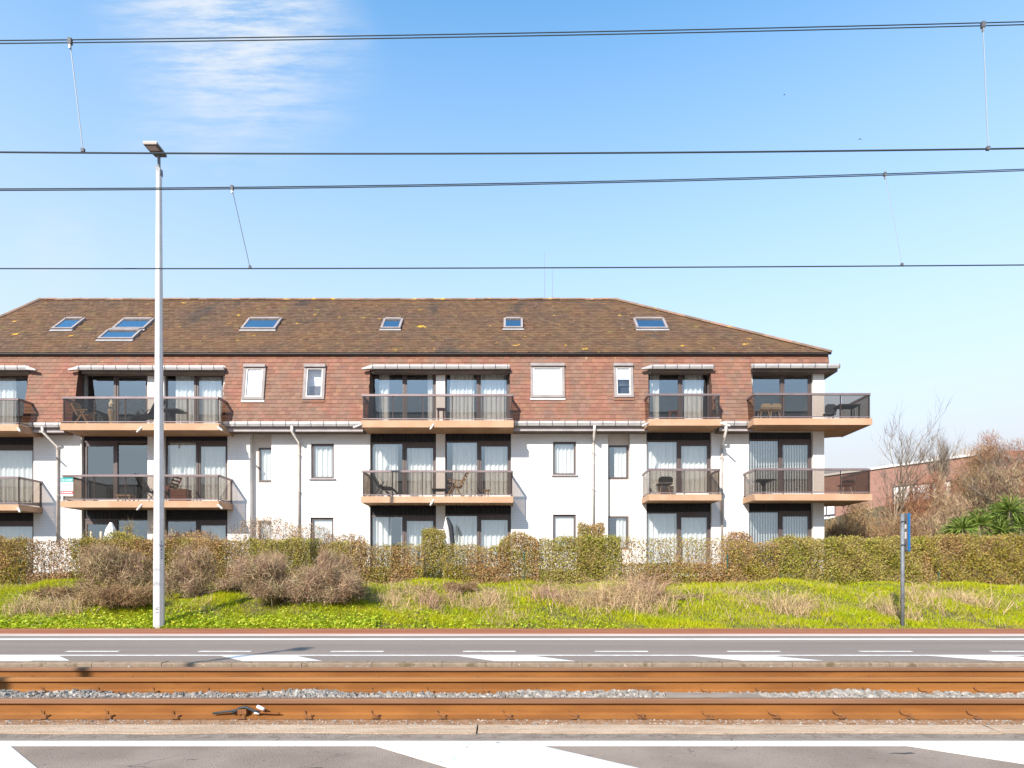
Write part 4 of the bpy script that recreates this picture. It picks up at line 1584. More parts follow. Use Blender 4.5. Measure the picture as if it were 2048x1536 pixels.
# ------------------------------------------------------------------ plants
def grass():
    n = 230000
    y = 14.02 + (19.4 - 14.02) * rng.random(n) ** 1.15
    half = 0.90 * y + 1.5
    x = rng.uniform(-1, 1, n) * half
    z = ground_z(x, y)
    nz = np.sin(x * 1.7 + 3 * np.sin(y * .9)) * np.sin(y * 2.6 + x * .4) + 0.5 * np.sin(x * 5.1 + y * 3.7)
    L = rng.uniform(.05, .14, n) * (1.0 + .45 * nz.clip(-1, 1.2))
    L *= np.where(y < 14.35, .6, 1.0)
    d = rdir(n, 1.25)
    p = np.stack([x, y, z - .01], -1)
    tri = ribbons(p, d, L, rng.uniform(.010, .022, n))
    o = soup('grass', tri, 'grass')
    tag(o, 'bright yellow-green grass covering the roadside bank', 'grass', kind='stuff')
    n = 24000
    y = 14.1 + (19.3 - 14.1) * rng.random(n)
    x = rng.uniform(-1, 1, n) * (0.90 * y + 1.5)
    cl = np.sin(x * 2.3 + 2 * np.sin(y * 1.3)) + np.sin(y * 3.1 + x * 1.1) + .8 * np.sin(x * 6.3 + y * 4.1)
    keep = cl > rng.normal(.8, .7, n)
    x, y, cl = x[keep], y[keep], cl[keep]
    n = len(x)
    d = unit(rdir(n) * .8 + np.array([0, 0, .9]))
    L = rng.uniform(.08, .26, n) * (1 + .3 * cl.clip(0, 2)) * np.where(y < 14.5, .6, 1)
    o = soup('dead_grass', ribbons(np.stack([x, y, ground_z(x, y) - .01], -1), d, L, rng.uniform(.006, .013, n)), 'straw')
    tag(o, 'scattered dead straw blades among the green grass', 'dry grass', kind='stuff')
    # broad weeds along the foot of the bank
    n = 26000
    x = rng.uniform(-13.5, 2.5, n)
    y = 14.06 + rng.exponential(.40, n)
    dens = np.where(x < -3.2, 1.0, .12)
    keep = (rng.random(n) < dens) & (y < 16.2)
    x, y = x[keep], y[keep]
    z = ground_z(x, y) + rng.uniform(.0, .13, len(x)) * np.clip((y - 13.95) * 3, .2, 1)
    q = leaves(np.stack([x, y, z], -1), rng.uniform(.04, .10, len(x)), 1.1)
    o = soup('weeds', q, 'weed_leaf')
    tag(o, 'low bright green weeds along the foot of the bank', 'weeds', kind='stuff')


grass()


def tuft(px0, px1, py0, py1, Y, label, n=420, m='straw'):
    """clump of long bent dry grass filling a photo box; its foot stands on the bank"""
    cx = Xp((px0 + px1) / 2, Y)
    zb = gz(cx, Y)
    w = Xp(px1, Y) - Xp(px0, Y)
    h = (py1 - py0) * Y / FPX
    t = thing('dry_grass_tuft', label, 'dry grass', (cx, Y, zb), 'dry grass on the bank')
    x = cx + rng.normal(0, w * .26, n)
    y = Y + rng.normal(0, .42, n)
    gap = np.sin(x * 7 + y * 3) + np.sin(y * 8 - x * 2)
    x = np.where(gap < -.6, x + .3, x)
    z = ground_z(x, y)
    ang = rng.uniform(0, 6.28, n)
    out = np.stack([np.cos(ang), np.sin(ang) * .7, np.zeros(n)], -1)
    L = h * (.25 + 1.1 * rng.random(n) ** 1.6)
    p0 = np.stack([x, y, z - .02], -1)
    d1 = unit(out * rng.uniform(.1, .9, (n, 1)) + np.array([0, 0, 1.0]))
    p1 = p0 + d1 * (L * .55)[:, None]
    d2 = unit(out * 1.0 + np.array([0, 0, .15]) + rng.normal(0, .25, (n, 3)))
    p2 = p1 + d2 * (L * .6)[:, None]
    s = unit(np.cross(d1, rdir(n))) * .006
    q = np.stack([p0 - s, p0 + s, p1 + s * .8, p1 - s * .8], 1)
    tr = np.stack([p1 - s * .8, p1 + s * .8, p2, p2], 1)
    soup('blades', np.concatenate([q, tr[:, [0, 1, 2, 3]] + np.array([0, 0, 0.0])]), m, t)
    return t


TUFTS = [
    (1120, 1330, 1165, 1235, 15.9, 'big pale sprawl of dry grass in the middle of the bank', 2200, 'straw'),
    (1055, 1140, 1160, 1215, 16.4, 'brown dead tuft just left of the big dry grass sprawl', 900, 'bramble'),
    (1235, 1325, 1150, 1215, 16.6, 'dark bramble tangle behind the big dry grass sprawl', 1100, 'bramble'),
    (925, 1015, 1170, 1220, 16.0, 'dry grass clump below the square clipped bush', 800, 'straw'),
    (960, 1030, 1215, 1245, 14.9, 'low straw clump near the path edge mid-bank', 500, 'straw'),
    (820, 905, 1160, 1210, 16.2, 'brownish clump right of the big bare bush', 700, 'bramble'),
    (755, 830, 1160, 1205, 16.6, 'pale clump close behind the big bare bush', 500, 'straw'),
    (1450, 1520, 1180, 1220, 16.2, 'thin dry tuft below the right-hand downpipe', 420, 'straw'),
    (1530, 1630, 1175, 1240, 15.6, 'tall dry tuft left of the bus stop post', 800, 'straw'),
    (1745, 1800, 1180, 1240, 15.3, 'dry tuft touching the left of the bus stop post', 500, 'straw'),
    (1810, 1860, 1175, 1225, 15.9, 'dry tuft just right of the bus stop post', 450, 'straw'),
    (1890, 1975, 1170, 1220, 16.0, 'dry tuft near the right edge of the bank', 600, 'straw'),
    (20, 120, 1185, 1240, 15.6, 'wide dry tuft at the left edge of the bank', 900, 'straw'),
    (110, 175, 1190, 1245, 15.4, 'dry tuft at the left foot of the low bare bush', 600, 'straw'),
]
for a in TUFTS:
    tuft(a[0], a[1], a[2] + 6, a[3], a[4], a[5], int(a[6] * .7), a[7])


def bush(name, label, cat, px0, px1, pyt, Y, n=5000, m='bush_twig', depth=.6, up=.35, stems=14, leaf=0, leafm='hedge_leaf',
         group=None, flat=False, tw=.010, zbase=None, lean=0.0):
    """bare bush: stems from one foot, twigs through a lumpy crown"""
    cx = Xp((px0 + px1) / 2, Y)
    zb = gz(cx, Y) if zbase is None else zbase
    w = (Xp(px1, Y) - Xp(px0, Y)) / 2
    top = Zp(pyt, Y)
    h = top - zb
    t = thing(name, label, cat, (cx, Y, zb), group)
    sm = MB()
    nb = 18
    blobs = np.stack([rng.uniform(-.75, .75, nb) * w, rng.uniform(-.6, .6, nb) * depth, rng.uniform(.10, .88, nb) * h], -1)
    blobs[:, 2] *= 1 - .55 * np.abs(blobs[:, 0] / w) ** 2
    if flat:
        blobs[:, 2] = rng.uniform(.35, .62, nb) * h
    rad = np.stack([rng.uniform(.18, .42, nb) * w, rng.uniform(.4, .8, nb) * depth, rng.uniform(.16, .34, nb) * h], -1)
    for i in range(stems):
        b = blobs[rng.integers(nb)] + rng.normal(0, .12, 3) * np.array([w, depth, h * .4])
        f = np.array([rng.normal(0, .22) * w, rng.normal(0, .15) * depth, -.05])
        mid = (f + b) / 2 + rng.normal(0, .05, 3)
        r = rng.uniform(.008, .018)
        fz = gz(cx + f[0], Y + f[1]) - zb if zbase is None else 0
        sm.tube([Vector((cx + f[0], Y + f[1], zb + fz - .05)), Vector((cx + mid[0], Y + mid[1], zb + mid[2])), Vector((cx + b[0], Y + b[1], zb + b[2]))], [r, r * .7, r * .3], 4)
    sm.build('stems', 'dark_bark' if m != 'bush_twig_tan' else 'bark', t)['kind'] = 'stuff'
    k = rng.integers(nb, size=n)
    dirs = rdir(n)
    rr = rng.random(n) ** .45
    loc = blobs[k] + dirs * rad[k] * rr[:, None]
    loc[:, 2] = np.maximum(loc[:, 2], rng.uniform(0, .2, n) * h)
    loc[:, 2] = np.minimum(loc[:, 2], h * rng.uniform(.86, 1.0, n))
    p = loc + np.array([cx, Y, zb])
    d = unit(loc * np.array([.6, .6, .9]) / max(h, .3) + rdir(n) * 1.0 + np.array([lean, 0, up]))
    Lt = rng.uniform(.10, .40, n) * min(1.0, h / 1.3 + .3) * np.where(rng.random(n) < .05, 2.0, 1.0)
    tri = ribbons(p - d * .1, d, Lt, rng.uniform(.5, 1.5, n) * tw)
    soup('twigs', tri, m, t)
    if leaf:
        kk = rng.integers(n, size=leaf)
        soup('leaves', leaves(p[kk] + rng.normal(0, .05, (leaf, 3)), rng.uniform(.03, .07, leaf)), leafm, t)
    return t


# bushes on the bank in front of the hedge
bush('bare_bush', 'low tangled brown bush at the left foot of the street lamp', 'bush', 135, 322, 1158, 15.3, 8500, 'bush_twig_tan', .55, .2, 16, 500, 'hedge_brown', 'bare bushes on the bank', flat=True)
bush('bare_bush', 'taller dull brown bush left of the lamp, against the hedge', 'bush', 140, 325, 1086, 17.2, 9500, 'bush_twig', .5, .35, 16, 900, 'hedge_leaf', 'bare bushes on the bank')
bush('bare_bush', 'dark bush with crooked trunk just right of the street lamp', 'bush', 318, 432, 1084, 16.7, 6000, 'bush_twig', .5, .35, 14, 500, 'hedge_leaf', 'bare bushes on the bank')
bush('bare_bush', 'biggest purple-brown bare bush in the middle left of the bank', 'bush', 470, 715, 1098, 16.0, 20000, 'bush_twig', .85, .3, 30, 700, 'hedge_brown', 'bare bushes on the bank')
bush('bare_bush', 'reddish low bush joined to the right of the biggest bare bush', 'bush', 600, 728, 1128, 15.8, 7000, 'bush_twig', .6, .25, 14, 400, 'hedge_brown', 'bare bushes on the bank')


def hedge(label, px0, px1, pyt, Y=18.75, depth=.32, dens=1.0, m='hedge_leaf', low=0.0, round_=0, pyb=1168, group='garden hedge sections', name='hedge', twig=1.0, cat='hedge', zb=None):
    """clipped hedge length: stems, twigs and small leaves filling a box; low = share of the height with full leaf, sparse above"""
    x0, x1 = Xp(px0, Y), Xp(px1, Y)
    cx = (x0 + x1) / 2
    base = gz(cx, Y) if zb is None else zb
    top = Zp(pyt, Y)
    h = top - base
    W = x1 - x0
    t = thing(name, label, cat, (cx, Y, base), group)
    A = W * h

    def fill(n, lo=0.0, hi=1.0):
        x = rng.uniform(x0, x1, n)
        u = rng.uniform(lo, hi, n)
        ytop = top + .03 * np.sin(x * 9) + .035 * np.sin(x * 3.7 + 1) + rng.normal(0, .03, n)
        zt = ytop
        if round_:
            c = np.clip(np.abs((x - cx) / (W / 2)), 0, 1)
            zt = ytop - round_ * h * (1 - np.sqrt(1 - c ** 2.4 * .98))
        z = base + u * (zt - base)
        f = rng.random(n)
        y = Y - depth + 2 * depth * np.where(rng.random(n) < .6, f ** 2.2, f) + .07 * np.sin(x * 2.9) + .05 * np.sin(x * 5.3 + z * 6)
        return np.stack([x, y, z], -1)
    st = MB()
    for i in range(int(W * 5) + 2):
        xx = random.uniform(x0, x1)
        yy = Y + random.uniform(-depth, depth) * .6
        zz = base + h * random.uniform(.6, .95)
        st.tube([(xx, yy, base - .1), (xx + random.uniform(-.08, .08), yy, base + h * .45), (xx + random.uniform(-.16, .16), yy + random.uniform(-.1, .1), zz)], [.014, .010, .004], 4)
    st.build('stems', 'dark_bark', t)['kind'] = 'stuff'
    n = int(A * 900 * twig)
    p = fill(n)
    d = unit(rdir(n) * .6 + np.array([0, -.15, .75]))
    L = rng.uniform(.08, .34, n)
    over = p[:, 2] + d[:, 2] * L - top
    L = np.where(over > .03, np.maximum(L - over, .05), L)
    soup('twigs', ribbons(p, d, L, rng.uniform(.005, .013, n)), 'hedge_twig', t)
    n = int(A * 5600 * dens)
    if n > 20:
        ps = fill(n)
        soup('leaves', leaves(ps, rng.uniform(.032, .072, n), .2), m, t)
    if low:
        n = int(A * low * 4200)
        ps = fill(n, 0, low)
        soup('low_leaves', leaves(ps, rng.uniform(.032, .072, n), .2), m, t)
    return t


hedge('brown-green hedge at the far left, left of a bare stretch', -420, 67, 1080, dens=.95)
hedge('bare twiggy hedge stretch left of the lamp with white wall showing through', 67, 157, 1080, dens=.24, twig=.9, m='hedge_brown', low=.25)
hedge('dense olive hedge behind the street lamp', 157, 457, 1079, dens=1.05, m='hedge_leaf')
hedge('thin gappy hedge stretch left of the biggest bare bush', 457, 503, 1082, dens=.55, m='hedge_leaf', low=.4)
hedge('dense olive hedge behind the biggest bare bush', 503, 640, 1079, dens=1.05, m='hedge_green')
hedge('hedge thin at its foot, below the brick wall with downpipe', 640, 735, 1084, dens=.8, m='hedge_leaf')
hedge('wild sparse hedge stretch below the middle balconies', 735, 850, 1090, dens=.50, m='hedge_leaf', low=.45)
hedge('straggly brown hedge stretch right of the square clipped bush', 888, 1000, 1092, dens=.62, m='hedge_leaf', low=.45)
hedge('rounded brown-green hedge hump beside the middle balconies', 998, 1078, 1068, dens=.95, m='hedge_leaf', round_=.25)
hedge('green hedge with gaps under a white blind window', 1078, 1160, 1076, dens=.75, m='hedge_green', low=.3)
hedge('densest green hedge block under the narrow recessed window', 1160, 1240, 1073, dens=1.15, m='hedge_green')
hedge('tall see-through hedge before the single right-hand balcony', 1240, 1455, 1076, dens=.20, twig=.8, m='hedge_leaf', low=.45)
hedge('tawny ragged hedge below the right-hand downpipe', 1455, 1548, 1084, dens=.75, m='hedge_leaf', low=.4)
hedge('long dense hedge left of the bus stop post', 1546, 1832, 1076, dens=1.1, m='hedge_green')
hedge('long brown-green hedge running off the right edge', 1832, 2480, 1072, dens=1.05, m='hedge_leaf')
# clipped shapes and shrubs in the gardens behind
hedge('square clipped green bush by the dark folded parasol', 846, 892, 1059, Y=20.2, depth=.4, dens=1.2, m='hedge_green', name='clipped_bush', cat='bush', group='garden bushes')
hedge('square clipped bush standing above the hedge by the white blind window', 1155, 1208, 1047, Y=20.4, depth=.35, dens=1.0, m='hedge_leaf', name='clipped_bush', cat='bush', group='garden bushes')
hedge('bare beige clipped shrub rising left of the blind window', 470, 600, 1037, Y=20.6, depth=.5, dens=.10, twig=1.1, m='hedge_brown', round_=.3, name='clipped_bush', cat='bush', group='garden bushes')
hedge('lower bare clipped shrub right of the taller beige one', 585, 660, 1052, Y=20.3, depth=.4, dens=.12, twig=1.0, m='hedge_brown', round_=.15, name='clipped_bush', cat='bush', group='garden bushes')
hedge('flat-topped reddish shrub below the blind window', 645, 735, 1067, Y=20.1, depth=.4, dens=.2, twig=1.0, m='hedge_brown', round_=.2, name='clipped_bush', cat='bush', group='garden bushes')
hedge('low domed shrub right of the lamp behind the hedge', 340, 440, 1064, Y=20.2, depth=.5, dens=.5, twig=1.0, m='hedge_brown', round_=.35, name='clipped_bush', cat='bush', group='garden bushes')
hedge('low dark green shrub left of the lamp behind the hedge', 215, 285, 1066, Y=20.2, depth=.4, dens=.9, m='hedge_green', round_=.3, name='clipped_bush', cat='bush', group='garden bushes')
hedge('golden shrub at the left edge behind the hedge', -60, 30, 1072, Y=20.2, depth=.4, dens=.9, m='hedge_leaf', round_=.3, name='clipped_bush', cat='bush', group='garden bushes')
hedge('tawny shrub rising beside the right-hand downpipe', 1448, 1500, 1062, Y=20.2, depth=.3, dens=.8, m='hedge_brown', round_=.3, name='clipped_bush', cat='bush', group='garden bushes')


def wire_fence():
    t = thing('wire_fence', 'low dark green wire fence running through the hedge', 'fence', (0, 18.5, gz(0, 18.5)))
    for px in (-180, 40, 430, 632, 838, 1048, 1243, 1455, 1662, 1877, 2090):
        x = Xp(px, 18.5)
        z = gz(x, 18.5)
        MB().tube([(x, 18.5, z - .2), (x, 18.5, z + .92)], .016, 6).build('post', 'green_post', t)
    for k in range(5):
        pts = [(Xp(px, 18.5), 18.55, gz(Xp(px, 18.5), 18.5) + .1 + .2 * k) for px in range(-180, 2100, 70)]
        MB().tube(pts, .0025, 3).build('wire', 'green_post', t)


wire_fence()

# ------------------------------------------------------------------ right-hand background
def far_house():
    """brown brick block beyond the scrub, receding to the left"""
    A, B = Vector((31.5, 40.0, 0)), Vector((23.5, 51.5, 0))
    d = (B - A).normalized()
    nrm = Vector((-d.y, d.x, 0))
    if nrm.y > 0: nrm = -nrm
    L = (B - A).length
    t = thing('brick_apartment_block', 'distant brown brick block with white window bands beyond the scrub', 'building', (A.x, A.y, gz(A.x, A.y)))
    zt = 9.35
    zb = 2.0
    def pt(u, z, o=0.0): return A + d * (u * L) + nrm * o + Vector((0, 0, z))
    def bx(u0, u1, z0, z1, o0, o1, name, m):
        MB().hexa([pt(u0, z0, o0), pt(u1, z0, o0), pt(u1, z0, o1), pt(u0, z0, o1), pt(u0, z1, o0), pt(u1, z1, o0), pt(u1, z1, o1), pt(u0, z1, o1)]).build(name, m, t)
    bx(-.03, 1.05, zb, zt, -9, 0, 'wall', 'far_brick')
    bx(-.04, 1.07, zt, zt + .16, -9.1, .12, 'roof_edge', 'far_white')
    bx(.04, .30, zt + .16, zt + .62, -7, -1.5, 'roof_house', 'zinc')
    for (u0, u1, z0, z1) in ((.70, .80, 6.1, 7.8), (.13, .40, 5.9, 7.9), (.45, .56, 3.4, 4.5), (.62, .98, 3.5, 4.6), (.13, .40, 3.4, 4.5)):
        w = part_empty('window', t)
        MB().hexa([pt(u0, z0, .01), pt(u1, z0, .01), pt(u1, z0, .05), pt(u0, z0, .05), pt(u0, z1, .01), pt(u1, z1, .01), pt(u1, z1, .05), pt(u0, z1, .05)]).build('frame', 'far_frame', w)
        k = 3 if u1 - u0 > .2 else 2
        for i in range(k):
            a = u0 + (u1 - u0) * (i + .08) / k
            b = u0 + (u1 - u0) * (i + .92) / k
            MB().quad(pt(a, z0 + .12, .06), pt(b, z0 + .12, .06), pt(b, z1 - .12, .06), pt(a, z1 - .12, .06)).build('pane', 'far_white' if (i % 2 == 1 or k == 2) else 'niche_render', w)
        MB().hexa([pt(u0, z0 - .25, .02), pt(u1, z0 - .25, .02), pt(u1, z0 - .25, .14), pt(u0, z0 - .25, .14), pt(u0, z0 - .05, .02), pt(u1, z0 - .05, .02), pt(u1, z0 - .05, .14), pt(u0, z0 - .05, .14)]).build('sill', 'far_white', w)
    # second house with a steep tiled gable at the right edge
    Y = 46
    x0 = Xp(2012, Y)
    h = thing('gabled_house', 'steep red tiled roof of a house at the right edge', 'house', (x0 + 5, Y + 4, gz(x0, Y)))
    z1 = Zp(884, Y)
    MB().box(x0, x0 + 14, Y, Y + 8, 3, z1 - 2.2).build('wall', 'far_brick', h)
    MB().prism([(Y - .4, z1 - 2.4), (Y + 8.4, z1 - 2.4), (Y + 4.8, z1), (Y + 3.2, z1)], x0 - .3, x0 + 14.3, 'x').build('roof', 'far_roof', h)
    # low tiled house seen through the end terrace railings
    Y = 52
    h = thing('low_house', 'low house with orange tiled roof glimpsed below the end terraces', 'house', (Xp(1690, Y), Y + 3, gz(Xp(1690, Y), Y)))
    xa, xb = Xp(1600, Y), Xp(1725, Y)
    z1 = Zp(948, Y)
    MB().box(xa, xb, Y, Y + 7, 1.5, z1 - 1.2).build('wall', 'far_brick', h)
    MB().prism([(Y - .4, z1 - 1.3), (Y + 7.4, z1 - 1.3), (Y + 4.2, z1), (Y + 2.8, z1)], xa - .3, xb + .3, 'x').build('roof', 'far_roof', h)
    for k in range(3):
        MB().box(xa + .6 + 1.7 * k, xa + 1.5 + 1.7 * k, Y - .03, Y - .01, z1 - 3.4, z1 - 1.7).build('window', 'cream_fabric', h)
    MB().box(xa + 2.2, xb - .4, Y - .2, Y - .03, 2.0, Zp(1000, Y)).build('white_front', 'far_white', h)


far_house()


def tree(px, Y, pyt, label, r0=.11, fork=.45, spread=.55, n_main=7, twigs=900, m='grey_twig', lean=0.0, seed=1, crown_up=.9, pollard=False):
    rs = random.Random(seed)
    x = Xp(px, Y)
    z0 = gz(x, Y)
    top = Zp(pyt, Y)
    H = top - z0
    t = thing('bare_tree', label, 'tree', (x, Y, z0), 'bare trees')
    mb = MB()
    base = Vector((x, Y, z0 - .2))
    tips = []
    segs = []

    def grow(p, d, L, r, lev):
        pts = [p]
        rr = [r]
        n = 4
        for k in range(n):
            d = (d + Vector((rs.gauss(0, .10), rs.gauss(0, .10), .06 + rs.gauss(0, .05)))).normalized()
            p = p + d * (L / n)
            pts.append(p)
            rr.append(r * (1 - .62 * (k + 1) / n))
        mb.tube(pts, rr, 6 if lev == 0 else 4, cap=False)
        segs.append((pts, lev))
        if lev < 3:
            k = {0: n_main, 1: 5, 2: 4}[lev]
            for j in range(k):
                f = rs.uniform(fork if lev == 0 else .3, 1.0)
                i = min(int(f * n), n - 1)
                q = pts[i].lerp(pts[i + 1], f * n - i)
                a = rs.uniform(0, 6.283)
                side = Vector((math.cos(a), math.sin(a), 0))
                nd = (d * (crown_up) + side * rs.uniform(.35, spread * 1.6)).normalized()
                grow(q, nd, L * rs.uniform(.38, .6), r * .36, lev + 1)
    grow(base, Vector((lean, 0, 1)).normalized(), H * (.72 if not pollard else .5), r0, 0)
    mb.build('trunk', 'bark', t)
    P0, D0 = [], []
    for pts, lev in segs:
        if lev >= 1:
            for k in range(len(pts) - 1):
                P0.append(pts[k].lerp(pts[k + 1], rs.random()))
                D0.append(pts[k + 1] - pts[k])
    k = rng.integers(len(P0), size=twigs)
    p = np.array([tuple(v) for v in P0])[k]
    d = unit(unit(np.array([tuple(v) for v in D0])[k]) * .9 + rdir(twigs) * .6 + np.array([0, 0, .3]))
    soup('crown', ribbons(p, d, rng.uniform(.25, .9, twigs), rng.uniform(.008, .016, twigs)), m, t)
    return t


tree(1790, 26, 885, 'slender bare tree just right of the end terraces', .075, .45, .42, 10, 900, seed=4, crown_up=1.0)
tree(1884, 29, 905, 'pollarded bare tree with a fan of upright twigs', .15, .80, .22, 11, 1000, seed=8, crown_up=2.0)
tree(2028, 27, 920, 'pale slanting birch stem at the right edge', .07, .5, .5, 6, 500, seed=5, lean=-.30)
tree(2042, 27.5, 900, 'upright pale birch stem at the right edge', .07, .5, .5, 6, 600, seed=15, lean=-.06)
tree(1985, 31, 905, 'small dark bare tree in front of the gabled house', .06, .3, .6, 7, 900, seed=9)
for a in ((1650, 1740, 1012, 25.5, 'tawny scrub below the end terraces', 'bush_twig_tan', 3500), (1700, 1800, 1000, 26.5, 'brown scrub right of the end terraces', 'bush_twig', 4200),
          (1770, 1850, 985, 27, 'red-brown scrub around the foot of the slender tree', 'bush_twig_red', 4500), (1815, 1920, 935, 28.5, 'reddish thicket below the pollarded tree', 'bush_twig_red', 6000),
          (1875, 1990, 916, 29.5, 'rust-coloured thicket right of the pollarded tree', 'bush_twig_tan', 7000), (1940, 2070, 892, 31, 'tallest brown thicket below the gabled house', 'bush_twig_red', 8000),
          (2020, 2170, 876, 31.5, 'brown thicket running off the right edge', 'bush_twig_red', 7000), (1840, 1960, 990, 25.5, 'dark low scrub behind the right-hand hedge', 'bush_twig', 4500),
          (1930, 2070, 960, 26.5, 'brown scrub above the spiky green plants', 'bush_twig', 6000), (2030, 2210, 940, 27.5, 'brown scrub at the far right behind the spiky plants', 'bush_twig_red', 6000),
          (1745, 1850, 1035, 24.5, 'low tawny scrub left of the bus stop panel', 'bush_twig_tan', 3600), (1830, 1920, 1040, 24.2, 'low brown scrub right of the bus stop panel', 'bush_twig', 3600),
          (1655, 1760, 1045, 24.6, 'lowest tawny scrub beside the corner pier', 'bush_twig_tan', 3000)):
    bush('scrub_bush', a[4], 'bush', a[0] - 8, a[1] + 8, a[2] - (34 if a[0] > 1860 else 14), a[3], int(a[6] * 1.5), a[5], 1.3, .45, 16, 700, 'hedge_brown', 'scrub on the slope', tw=.016)


def yucca(px, py, Y, size, label, n=170):
    x = Xp(px, Y)
    zc = Zp(py, Y)
    z0 = gz(x, Y)
    t = thing('yucca_plant', label, 'plant', (x, Y, z0), 'spiky plants behind the hedge')
    MB().tube([(x, Y, z0 - .1), (x, Y, zc)], [.09, .07], 7).build('trunk', 'bark', t)
    d = rdir(n, .5)
    p = np.tile(np.array([x, Y, zc]), (n, 1)) + d * .05
    L = size * rng.uniform(.6, 1.1, n)
    s = unit(np.cross(d, rdir(n))) * .017
    mid = p + d * (L * .55)[:, None]
    tip = p + (d + np.array([0, 0, -.22])) * L[:, None]
    q = np.concatenate([np.stack([p - s * .8, p + s * .8, mid + s, mid - s], 1), np.stack([mid - s, mid + s, tip + s * .05, tip - s * .05], 1)])
    soup('leaves', q, 'yucca_leaf', t)


for k, (px, py, sz, lab) in enumerate(((1925, 1058, .75, 'spiky green plant, the leftmost above the right-hand hedge'), (1958, 1050, .85, 'spiky green plant, second from the left above the right-hand hedge'), (1990, 1040, .9, 'spiky green plant in the middle of the row above the hedge'),
                                       (2020, 1022, .9, 'highest spiky green plant near the right edge'), (2040, 1050, .95, 'spiky green plant at the right edge, low on the hedge'), (1905, 1066, .55, 'smallest spiky plant beside the leftmost one'), (2000, 1064, .8, 'low spiky plant half hidden by the hedge'))):
    yucca(px, py, 22.2 + .25 * (k % 3), sz, lab)


# ------------------------------------------------------------------ things on the balconies
def zfl(key): return BALS[key][1] + .002


def folding_chair(px, key, label, m='wood', s=1.0, Y=22.25, face=1, high=1.0):
    x = Xp(px, Y)
    z = zfl(key)
    t = thing('folding_chair', label, 'chair', (x, Y, z), 'chairs on the balconies')
    f = face
    for dy in (-.24, .24):
        MB().bar((x - f * .30 * s, Y + dy, z), (x + f * .14 * s, Y + dy, z + .60 * s), .03, .045).build('leg', m, t)
        MB().bar((x + f * .34 * s, Y + dy, z), (x - f * .02 * s, Y + dy, z + .60 * s), .03, .045).build('leg', m, t)
        MB().bar((x - f * .16 * s, Y + dy, z + .42 * s), (x - f * .46 * s, Y + dy, z + 1.02 * s * high), .03, .045).build('back_post', m, t)
        MB().bar((x - f * .30 * s, Y + dy, z + .62 * s), (x + f * .28 * s, Y + dy, z + .66 * s), .05, .03).build('armrest', m, t)
    for k in range(5):
        u = .40 + .13 * k
        MB().bar((x - f * (.18 + .06 * k) * s, Y - .23, z + (.48 + .125 * k) * s), (x - f * (.18 + .06 * k) * s, Y + .23, z + (.48 + .125 * k) * s), .02, .07).build('back_slat', m, t)
        MB().bar((x + f * (-.15 + .10 * k) * s, Y - .23, z + (.40 + .012 * k) * s), (x + f * (-.15 + .10 * k) * s, Y + .23, z + (.40 + .012 * k) * s), .075, .02).build('seat_slat', m, t)
    return t


def table(px, key, label, w, h, Y=22.35, m='dark_plastic', d=.6, pedestal=True):
    x = Xp(px, Y)
    z = zfl(key)
    t = thing('balcony_table', label, 'table', (x, Y, z), 'tables on the balconies')
    MB().box(x - w / 2, x + w / 2, Y - d / 2, Y + d / 2, z + h - .04, z + h).build('table_top', m, t)
    if pedestal:
        MB().lathe([(.16, 0), (.15, .03), (.06, .06), (.055, h * .6), (.10, h - .12), (.2, h - .045)], (x, Y, z), 12).build('pedestal', m, t)
    else:
        for sx in (-1, 1):
            for sy in (-1, 1):
                MB().bar((x + sx * (w / 2 - .05), Y + sy * (d / 2 - .05), z), (x + sx * (w / 2 - .05), Y + sy * (d / 2 - .05), z + h - .041), .045).build('leg', m, t)
    return t


def shell_chair(px, key, label, m='cream_fabric', Y=22.3, h=.80, w=.42):
    x = Xp(px, Y)
    z = zfl(key)
    t = thing('shell_chair', label, 'chair', (x, Y, z), 'chairs on the balconies')
    for sx in (-1, 1):
        for sy in (-1, 1):
            MB().bar((x + sx * .2, Y + sy * .2, z), (x + sx * .12, Y + sy * .12, z + .42), .025).build('leg', 'pale_wood', t)
    MB().prism([(x - w / 2, Y - .22), (x + w / 2, Y - .22), (x + w / 2 * .9, Y + .2), (x - w / 2 * .9, Y + .2)], z + .42, z + .46, 'z').build('seat', m, t)
    prof = [(-w / 2 * .85, .47), (w / 2 * .85, .47), (w / 2, h * .7), (w / 2 * .92, h * .92), (w / 2 * .6, h), (-w / 2 * .6, h), (-w / 2 * .92, h * .92), (-w / 2, h * .7)]
    MB().prism([(x + a, z + b) for a, b in prof], Y - .25, Y - .21, 'y').build('backrest', m, t)
    return t


